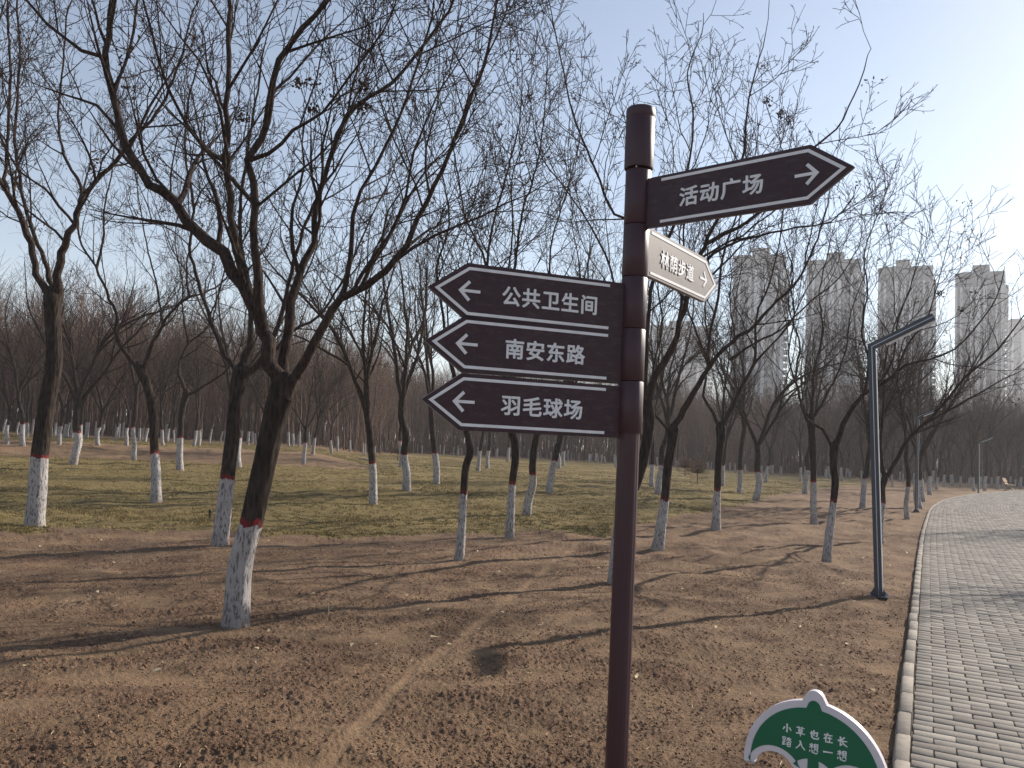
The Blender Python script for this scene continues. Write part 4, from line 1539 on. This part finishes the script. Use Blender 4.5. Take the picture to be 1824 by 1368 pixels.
def proto(seed, fork=2.1, r=0.105, nl=4, H=8.6, spread=0.55, pods=14):
    rng = random.Random(seed)
    lx, ly = rng.uniform(-0.10, 0.16), rng.uniform(-0.1, 0.1)
    line = [Vector((0, 0, -0.15)), Vector((0, 0, 0))]
    rd = [r, r]
    n = 5
    cx = cy = 0
    for k in range(1, n + 1):
        t = k / n
        cx = lx * fork * t + rng.gauss(0, 0.035)
        cy = ly * fork * t + rng.gauss(0, 0.035)
        line.append(Vector((cx, cy, fork * t)))
        rd.append(r * (1 - 0.28 * t) * (1.15 if k == n else 1))
    white, redm, bark = trunk_meshes(line, rd, 1.0, rng, ns=14, step=0.09, furrow=0.05, red=0.05)
    out = {}
    az0 = rng.uniform(0, 6.28)
    for k in range(nl):
        az = az0 + k * 6.28 / nl + rng.uniform(-0.4, 0.4)
        sp = spread * rng.uniform(0.55, 1.05)
        d = Vector((math.cos(az) * sp, math.sin(az) * sp, 1)).normalized()
        L = (H - fork) * rng.uniform(0.72, 1.0)
        P0 = dict(MIDP, seg=(0.32,) + MIDP['seg'][1:], wig=(0.10,) + MIDP['wig'][1:], up=(0.045,) + MIDP['up'][1:])
        p, rr, _ = grow({}, line[-1] - Vector((0, 0, 0.1)), d, r * rng.uniform(0.45, 0.62), L, 1, rng, P0, tip=0.007, sub=False)
        out.setdefault(0, []).append((p, rr))
        spawn(out, p, rr, 0, rng, MIDP, tmin=0.15, dens=0.95)
        # a second leader from the lower third
        i = max(2, int(len(p) * rng.uniform(0.2, 0.4)))
        d2 = ((p[i + 1] - p[i]).normalized() + rv(rng) * 0.45).normalized()
        d2.z = abs(d2.z)
        p2, r2, _ = grow({}, p[i], d2, rr[i] * 0.7, L * 0.62, 1, rng, P0, tip=0.006, sub=False)
        out[0].append((p2, r2))
        spawn(out, p2, r2, 0, rng, MIDP, tmin=0.15, dens=0.95)
    return white, redm, bark, crown_mesh(out, False), (pod_mesh(out, rng, pods, 0.03) if pods else None)


PROTO = [proto(201, 2.0, 0.105, 3, 8.4), proto(202, 2.5, 0.115, 4, 9.0, 0.45), proto(203, 1.7, 0.095, 3, 7.8, 0.6), proto(204, 2.2, 0.10, 4, 8.8, 0.5),
         proto(205, 2.8, 0.11, 3, 9.2, 0.4), proto(206, 1.9, 0.12, 4, 8.2, 0.65), proto(207, 2.3, 0.075, 2, 7.2, 0.35)]
rt = random.Random(77)
PROTO_H = 1.0
ZONE = {
    'bank': ('bare tree with white base in the crowded rows beyond the reddish earth bank', 'trees beyond the earth bank'),
    'mid': ('bare tree with white base near the dark wood edge beyond the lawn, behind the signpost', 'trees at the far lawn edge'),
    'right': ('bare tree with white base in the crowded far rows between the lamps and the bench', 'trees in the far rows by the lamps'),
}
MID = [  # u, v of the base, v of the top of the paint, label or zone, kind of tree
    (12, 790, 757, 'white based tree at the far left end of the rows beyond the bank', 0), (30, 775, 751, 'bank', 6), (40, 795, 756, 'white based tree beyond the bank, in the gap left of the stout lawn border tree', 1),
    (47, 780, 757, 'bank', 4), (91, 777, 755, 'bank', 3), (105, 791, 763, 'white based tree beyond the bank, just right of the stout lawn border tree', 0), (115, 781, 758, 'bank', 4), (120, 778, 752, 'bank', 6),
    (130, 827, 768, 'dark tree at the foot of the earth bank, right of the stout left tree', 5), (138, 791, 760, 'bank', 4), (144, 786, 757, 'bank', 3),
    (174, 792, 764, 'white based tree on the bank between the stout left tree and the bent forked one', 5), (205, 787, 762, 'bank', 6), (225, 794, 766, 'bank', 0),
    (238, 819, 761, 'very slim wavy tree with tall white base at the foot of the earth bank', 6), (258, 788, 765, 'bank', 1), (290, 794, 766, 'bank', 3), (297, 788, 767, 'bank', 4), (309, 789, 768, 'bank', 6),
    (345, 795, 766, 'first of two close white based trees on the bank, right of the wide armed tree', 3), (354, 795, 772, 'second of two close white based trees on the bank, the right one of the pair', 4), (392, 788, 770, 'bank', 6), (402, 794, 770, 'bank', 1),
    (424, 832, 780, 'tree whose white base peeks out behind the grey trunk by the thickest tree', 1), (441, 793, 769, 'bank', 4), (455, 793, 772, 'bank', 3), (466, 807, 771, 'leaning white based tree on the bank seen close left of the thickest trunk', 0),
    (530, 791, 775, 'bank', 4), (541, 826, 788, 'small straight tree at the foot of the bank right of the thickest trunk', 2), (557, 810, 783, 'slender tree on the bank slope, left of the two right of the thickest trunk', 3), (590, 808, 785, 'slender tree on the bank slope with forked top, farther right of the thickest trunk', 0),
    (605, 791, 777, 'bank', 4), (627, 791, 781, 'bank', 1), (665, 899, 824, 'slim right leaning tree alone on the lawn left of the lowest signboard tip', 3), (689, 804, 783, 'bank', 6), (713, 833, 785, 'very thin tree leaning right behind the Y forked lawn tree', 6),
    (724, 877, 812, 'tree on the lawn splitting into a clear Y, left below the signboard tips', 1), (777, 864, 808, 'thin tree on the lawn just left of the crooked tree under the signboard', 4), (851, 840, 803, 'farther straight tree seen between the crooked tree and the upright one under the signboard', 3),
    (868, 834, 802, 'far tree close left of the upright one under the signboard', 4), (878, 811, 790, 'mid', 6), (897, 810, 793, 'mid', 0), (904, 823, 797, 'mid', 3), (931, 814, 794, 'mid', 1),
    (938, 920, 845, 'leaning tree on the lawn close right of the upright one under the signboard', 0), (978, 879, 820, 'dark straight tree on the lawn below the right part of the lowest signboard', 4), (995, 835, 806, 'mid', 1), (1003, 830, 804, 'mid', 3), (1012, 820, 802, 'mid', 5),
    (1085, 820, 802, 'mid', 0), (1096, 832, 808, 'thin far tree whose white base shows just left of the maroon pole', 6), (1141, 858, 838, 'mid', 1), (1161, 868, 827, 'left of two close trees on the lawn just right of the maroon pole', 4),
    (1172, 881, 828, 'right of two close trees on the lawn just right of the maroon pole', 1), (1207, 838, 820, 'mid', 6), (1287, 868, 830, 'tree mostly hidden behind the straight trunk at the corner of lawn and soil', 3), (1317, 878, 837, 'slender tree on the lawn right of the corner tree, its trunk leaning slightly right', 4),
    (1346, 892, 840, 'tree at the lawn edge with two wide flat arms, left of the tall mottled one', 5), (1364, 860, 830, 'mid', 0), (1376, 847, 828, 'mid', 4), (1392, 849, 830, 'mid', 6), (1402, 842, 825, 'mid', 1), (1425, 857, 832, 'right', 3), (1434, 880, 838, 'tree standing close left behind the tall mottled one near the lamp', 1),
    (1468, 845, 829, 'right', 4), (1477, 852, 830, 'right', 3), (1499, 857, 833, 'right', 0), (1512, 852, 835, 'right', 1), (1536, 905, 853, 'tree on soil just left of the nearest lamp post with a tapering white base', 3), (1541, 864, 840, 'right', 4),
    (1567, 965, 893, 'tree hidden behind the nearest lamp post, its white base showing right of it', 2), (1572, 872, 842, 'right', 5), (1578, 859, 838, 'right', 4), (1602, 858, 840, 'right', 3), (1616, 925, 867, 'very thin crooked sapling with pale base left of the middle lamp post', 6),
    (1637, 905, 855, 'thick tree standing directly behind the middle lamp post', 5), (1643, 893, 852, 'right', 4), (1656, 881, 848, 'broad white based tree right of the middle lamp post', 1), (1661, 862, 838, 'right', 3), (1682, 868, 845, 'right', 0), (1694, 865, 845, 'right', 4),
    (1735, 875, 850, 'tree close left of the farthest lamp post', 3), (1754, 874, 848, 'tree close right of the farthest lamp post', 4), (1777, 872, 848, 'tree close behind the left side of the bench', 0), (1786, 870, 850, 'right', 1), (1819, 870, 850, 'tree at the right edge of the photo beyond the bench', 5),
    (1710, 866, 848, 'right', 1), (1668, 872, 850, 'right', 4), (1620, 866, 846, 'right', 0), (1590, 868, 845, 'right', 6), (1555, 868, 846, 'right', 3), (1765, 868, 850, 'right', 6), (1800, 867, 849, 'right', 3),
]
for k, (u, vb, vt, lab, kind) in enumerate(MID):
    x, y = hit(u, vb)
    want = at_depth(u, vt, y).z - at_depth(u, vb, y).z
    sc = min(1.25, max(0.72, want / PROTO_H))
    if lab in ZONE:
        lb, gp = ZONE[lab]
    else:
        lb, gp = lab, 'bare trees with whitewashed trunks'
    assemble((x, y, ground_z(x, y)), lb, PROTO[kind], group=gp, scale=sc, rz=rt.uniform(0, 6.28), lean=(rt.gauss(0, 0.03), 0.04 + rt.gauss(0, 0.035)))

# the row on the far side of the path: only some twigs reach into the picture, their shadows fall on the pavers
for q, off in enumerate((6.0, 21.0, 33.0)):
    s_ = float(np.interp(0.0, PATH_Y, PATH_S)) + off
    x, y, tx, ty = [float(c) for c in path_frame(s_)]
    wq = PATH_WIDTH + 1.3 + rt.uniform(-0.3, 0.5)
    x, y = x + ty * wq, y - tx * wq
    assemble((x, y, ground_z(x, y)), 'bare tree across the path whose twigs reach in at the right edge', PROTO[(q * 2 + 1) % 6], group='trees across the path', scale=rt.uniform(0.95, 1.1), rz=rt.uniform(0, 6.28), lean=(0, -0.03))

# --- the wood behind ---


def far_branches(seed, H):
    rng = random.Random(seed)
    out = []
    n = 6
    r = rng.uniform(0.055, 0.085)
    p = Vector((0, 0, -0.2))
    pts, rd = [p], [r]
    d = Vector((rng.uniform(-.05, .05), rng.uniform(-.05, .05), 1))
    for k in range(n):
        d = (d + Vector((rng.gauss(0, 0.06), rng.gauss(0, 0.06), 0.1))).normalized()
        p = p + d * (H * 0.86 / n)
        pts.append(p)
        rd.append(r * (1 - 0.82 * (k + 1) / n))
    trunk = (pts, rd)
    for k in range(28):
        t = rng.uniform(0.22, 1.0)
        i = min(n - 1, int(t * n))
        b = pts[i].lerp(pts[i + 1], t * n - i)
        az = rng.uniform(0, 6.28)
        sp = rng.uniform(0.25, 0.75)
        dd = Vector((math.cos(az) * sp, math.sin(az) * sp, 1)).normalized()
        L = (H - b.z) * rng.uniform(0.35, 0.8) + 0.5
        q1 = b + dd * L * 0.5 + rv(rng) * 0.08
        q2 = q1 + (dd + Vector((0, 0, 0.4))).normalized() * L * 0.5 + rv(rng) * 0.1
        out.append(([b, q1, q2], [max(0.012, r * 0.38 * (1.1 - t)), 0.011, 0.006]))
        for m in range(4):
            s = rng.uniform(0.15, 1)
            c = b.lerp(q1, s * 2) if s < 0.5 else q1.lerp(q2, s * 2 - 1)
            e = c + (dd + rv(rng) * 0.45 + Vector((0, 0, 0.35))).normalized() * L * rng.uniform(0.2, 0.45)
            out.append(([c, e], [0.0085, 0.006]))
    return trunk, out


FAR = []
for sdd in range(8):
    tk, br = far_branches(400 + sdd, random.Random(sdd).uniform(7.6, 9.8))
    FAR.append(join_arrays([tube_arrays([tk], 5), tube_arrays(br, 3)]))
FARME = []
for k, (v, f) in enumerate(FAR):
    r = float(np.abs(v[:5, 0]).max())
    wv, wf = tube_arrays([([Vector((0, 0, -0.2)), Vector((v[5:10, 0].mean() * 0.8, v[5:10, 1].mean() * 0.8, 0.95))], [r * 1.12, r * 1.06])], 7)
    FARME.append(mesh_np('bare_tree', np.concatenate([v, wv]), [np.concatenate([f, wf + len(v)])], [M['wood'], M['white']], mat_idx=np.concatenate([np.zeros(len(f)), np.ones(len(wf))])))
rf = random.Random(31)
placed = []
zones = [(-36, -9, 46, 62, 'thin white footed pole of the crowded brown wood far beyond the earth bank', 'poles of the left wood'),
         (-9, 12, 74, 88, 'thin white footed pole of the crowded brown wood behind the signpost', 'poles of the middle wood'),
         (12, 36, 72, 92, 'thin white footed pole of the crowded purplish wood behind the lamps', 'poles of the right wood')]
for (a0, a1, d0, d1, lb, gp) in zones:
    for k in range(66):
        for _ in range(30):
            a, d = R_(rf.uniform(a0, a1)), rf.uniform(d0, d1)
            x, y = d * math.sin(a), d * math.cos(a)
            if float(path_w(x, y)) > -1.5 and y < 85:
                continue
            if all((x - q[0]) ** 2 + (y - q[1]) ** 2 > 1.0 for q in placed):
                break
        placed.append((x, y))
        o = obj('bare_tree', FARME[rf.randrange(8)])
        o.location = (x, y, float(terrain(x, y)) - 0.05)
        o.rotation_euler = (rf.gauss(0, 0.04), rf.gauss(0, 0.04), rf.uniform(0, 6.28))
        s = rf.uniform(0.8, 1.12)
        o.scale = (s, s, s)
        tag(o, lb, 'tree', gp)
VS, FS, off = [], [], 0
for k in range(2300):
    a = R_(rf.uniform(-40, 44))
    d0 = np.interp(math.degrees(a), [-40, -10, -4, 14, 40], [60, 62, 86, 90, 88])
    d = d0 + 60 * rf.random() ** 1.2
    x, y = d * math.sin(a), d * math.cos(a)
    v, f = FAR[rf.randrange(8)]
    c, s = math.cos(rf.uniform(0, 6.28)), 0
    s = math.sqrt(1 - c * c)
    sc = rf.uniform(0.8, 1.15)
    vv = np.stack([v[:, 0] * c - v[:, 1] * s, v[:, 0] * s + v[:, 1] * c, v[:, 2]], 1) * sc + np.array([x, y, float(terrain(x, y))])
    VS.append(vv)
    FS.append(f + off)
    off += len(v)
# thin straight poles and low brush standing between them
pl = []
for k in range(6500):
    a = R_(rf.uniform(-41, 45))
    d0 = np.interp(math.degrees(a), [-40, -10, -4, 14, 40], [58, 60, 84, 88, 86])
    d = d0 + 66 * rf.random()
    x, y = d * math.sin(a), d * math.cos(a)
    zg = float(terrain(x, y))
    H = rf.uniform(4.0, 8.5)
    r = rf.uniform(0.022, 0.055)
    p0 = Vector((x, y, zg - 0.1))
    p1 = p0 + Vector((rf.gauss(0, 0.15), rf.gauss(0, 0.15), H * 0.5))
    p2 = p1 + Vector((rf.gauss(0, 0.3), rf.gauss(0, 0.3), H * 0.5))
    pl.append(([p0, p1, p2], [r, r * 0.75, 0.008]))
for k in range(5200):
    a = R_(rf.uniform(-41, 45))
    d0 = np.interp(math.degrees(a), [-40, -10, -4, 14, 40], [62, 66, 88, 92, 92])
    d = d0 + 40 * rf.random()
    c = Vector((d * math.sin(a), d * math.cos(a), 0))
    c.z = float(terrain(c.x, c.y)) - 0.05
    for m in range(4):
        e = c + Vector((rf.gauss(0, 0.45), rf.gauss(0, 0.45), rf.uniform(0.5, 1.9)))
        pl.append(([c, e], [0.016, 0.008]))
v, f = tube_arrays(pl, 3)
VS.append(v)
FS.append(f + off)
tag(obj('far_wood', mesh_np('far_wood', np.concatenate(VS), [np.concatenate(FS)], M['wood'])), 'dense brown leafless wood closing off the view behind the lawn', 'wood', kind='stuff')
del VS, FS

# ------------------------------------------------------------------ clipped shrubs with russet leaves, fallen log
rng = random.Random(9)
stem = MB().lathe([(0.030, -0.05), (0.024, 0.2), (0.022, 0.62)], 8)
tw = []
for k in range(150):
    d = rv(rng)
    d.z = abs(d.z) * 0.9 + 0.05
    d.normalize()
    b = Vector((0, 0, 0.55))
    e = b + d * rng.uniform(0.45, 0.72)
    tw.append(([b, b.lerp(e, 0.5) + rv(rng) * 0.03, e], [0.008, 0.005, 0.003]))
tv, tf = tube_arrays(tw, 3)
lv, lf = [], []
for k in range(1900):
    d = rv(rng)
    d.z = d.z * 0.8 + 0.25
    d.normalize()
    p = Vector((0, 0, 0.66)) + Vector((d.x * 0.62, d.y * 0.62, d.z * 0.56)) * rng.uniform(0.6, 1.05) ** 0.6
    if gn(np.array([p.x * 5]), np.array([p.z * 5 + p.y * 3]), 3)[0] < -0.25:
        continue
    s = rng.uniform(0.012, 0.026)
    a, b = rv(rng).normalized() * s, rv(rng).normalized() * s
    q = len(lv)
    lv += [tuple(p - a), tuple(p + b), tuple(p + a), tuple(p - b)]
    lf.append((q, q + 1, q + 2, q + 3))
lme = mesh_np('leaves', np.array(lv), [np.array(lf)], M['russet'], smooth=False)
tme = mesh_np('crown', tv, [tf], M['limb'])
sme = None
for k, (u, vb, sc, lab) in enumerate(((1242, 860, 1.0, 'nearer round clipped shrub with russet leaves on a thin stem at the lawn edge'), (1220, 848, 1.05, 'farther round clipped shrub with russet leaves, partly behind the nearer one'),
                                      (708, 821, 0.85, 'small round russet shrub on a bent stem below the foot of the signboards'))):
    x, y = hit(u, vb)
    t = empty('clipped_shrub', (x, y, ground_z(x, y)), lab, 'shrub', 'round russet shrubs')
    t.scale = (sc, sc, sc)
    t.rotation_euler = (0, 0, k * 1.3)
    if sme is None:
        so = stem.build('trunk', M['limb'], t, smooth=True)
        sme = so.data
    else:
        obj('trunk', sme, t)
    c = obj('crown', tme, t)
    obj('leaves', lme, c)
lp = [at_depth(640, 789, 44.0), at_depth(652, 787, 44.0), at_depth(666, 790, 44.0)]
lz = [ground_z(p.x, p.y) + 0.08 for p in lp]
lv, lf = tube_arrays([([Vector((p.x, p.y, z_)) for p, z_ in zip(lp, lz)], [0.09, 0.085, 0.07])], 10)
tag(obj('fallen_log', mesh_np('fallen_log', lv, [lf], M['straw'])), 'pale log lying along the top of the earth bank at its right end', 'log')

# ------------------------------------------------------------------ hazy residential towers
CAMROT = R_(-35)


def tower(loc, label, W, D, H, floors=30, rz=CAMROT, mesh_from=None, pent=(0.36, 0.70), group='residential towers in the haze'):
    t = empty('tower_block', loc, label, 'tower', group, rz)
    if mesh_from:
        for c in mesh_from.children:
            o = obj(c.name.split('.')[0], c.data, t)
            if 'kind' in c:
                o['kind'] = c['kind']
        return t
    fh = H / floors
    body = MB().box((0, 0, H / 2), (W, D, H)).build('wall', M['conc'], t)
    g = MB()
    for (x0, x1) in ((-0.5, -0.455), (-0.395, -0.345), (-0.19, -0.13), (-0.075, 0.025), (0.085, 0.15), (0.33, 0.37), (0.44, 0.5)):
        g.box((W * (x0 + x1) / 2, -D / 2 - 0.28, H * 0.47), (W * (x1 - x0), 0.56, H * 0.94))
    g.build('pilaster', M['concpale'], t)
    g = MB()
    for f in range(floors - 1):
        zz = (f + 0.55) * fh
        for (x0, x1) in ((-0.340, -0.195), (0.155, 0.325)):
            g.box((W * (x0 + x1) / 2, -D / 2 - 0.03, zz), (W * (x1 - x0), 0.06, fh * 0.5))
        for yy in (-0.33, 0.0, 0.33):
            g.box((W / 2 + 0.03, D * yy, zz), (0.06, D * 0.16, fh * 0.5))
            g.box((-W / 2 - 0.03, D * yy, zz), (0.06, D * 0.16, fh * 0.5))
    o = g.build('window', M['glass'], t)
    o['kind'] = 'stuff'
    g = MB()
    for f in range(floors - 1):
        zz = (f + 0.12) * fh
        g.box((W / 2 + 0.7, -D * 0.17, zz + fh * 0.2), (1.4, D * 0.22, fh * 0.42))
        g.box((W / 2 + 0.7, D * 0.18, zz + fh * 0.2), (1.4, D * 0.2, fh * 0.42))
    o = g.build('balcony', M['concpale'], t)
    o['kind'] = 'stuff'
    g = MB()
    g.box((0, 0, H + 0.6), (W + 0.4, D + 0.4, 1.2))
    g.box((W * (pent[0] + pent[1] - 1) / 2, 0.5, H + 3.1), (W * (pent[1] - pent[0]), D * 0.7, 3.8))
    g.box((-W * 0.30, 0.2, H + 1.6), (W * 0.24, D * 0.8, 0.8))
    g.build('roof', M['conc'], t)
    return t


def place_tower(u0, u1, vtop, Y, label, src=None, **kw):
    a, b = at_depth(u0, vtop, Y), at_depth(u1, vtop, Y)
    c = (a + b) / 2
    bearing = math.atan2(c.x, c.y)
    rz = -bearing - R_(2.5)
    wid = (b - a).length * math.cos(bearing)
    D = 17.0
    H = c.z
    bc = (c.x - math.sin(rz) * D / 2, Y + math.cos(rz) * D / 2, 0)
    if src is None:
        t = tower(bc, label, wid, D, H, rz=rz, **kw)
        t['w0'], t['h0'] = wid, H
        return t
    t = tower(bc, label, 0, 0, 0, rz=rz, mesh_from=src)
    t.scale = (wid / src['w0'], 1, H / src['h0'])
    return t


T4 = place_tower(1701, 1788, 490, 330, 'rightmost of four grey towers, standing clear of branches with pale vertical stripes')
T3b = place_tower(1564, 1660, 480, 335, 'third of four grey towers from the left, right behind the lamp arm', pent=(0.32, 0.58))
T2b = place_tower(1437, 1532, 468, 340, 'second of four grey towers from the left, veiled by branches', T4)
T1b = place_tower(1306, 1398, 460, 345, 'leftmost of four grey towers, behind the densest branches right of the sunlit board', T4)
T5 = place_tower(1792, 1880, 572, 520, 'paler, more distant tower cut by the right edge of the photo', T4)
T0 = place_tower(1150, 1262, 584, 560, 'low distant block in haze right behind the maroon pole below the sunlit board', T4)
for q in (T4, T3b):
    for kk in ('w0', 'h0'):
        if kk in q:
            del q[kk]

# ------------------------------------------------------------------ the hazy air
hb = MB().box((60, 330, 43.0), (1800, 1060 + 900, 92.0)).build('haze', M['rubber'])
hm = bpy.data.materials.new('haze')
hm.use_nodes = True
hn = hm.node_tree.nodes
hn.clear()
pv = hn.new('ShaderNodeVolumePrincipled')
pv.inputs['Color'].default_value = (0.94, 0.96, 1.0, 1)
pv.inputs['Density'].default_value = HAZE_DENSITY
pv.inputs['Anisotropy'].default_value = 0.15
ho = hn.new('ShaderNodeOutputMaterial')
hm.node_tree.links.new(pv.outputs[0], ho.inputs['Volume'])
hb.data.materials.clear()
hb.data.materials.append(hm)
tag(hb, 'thin pale winter haze filling the air of the park', 'haze', kind='stuff')
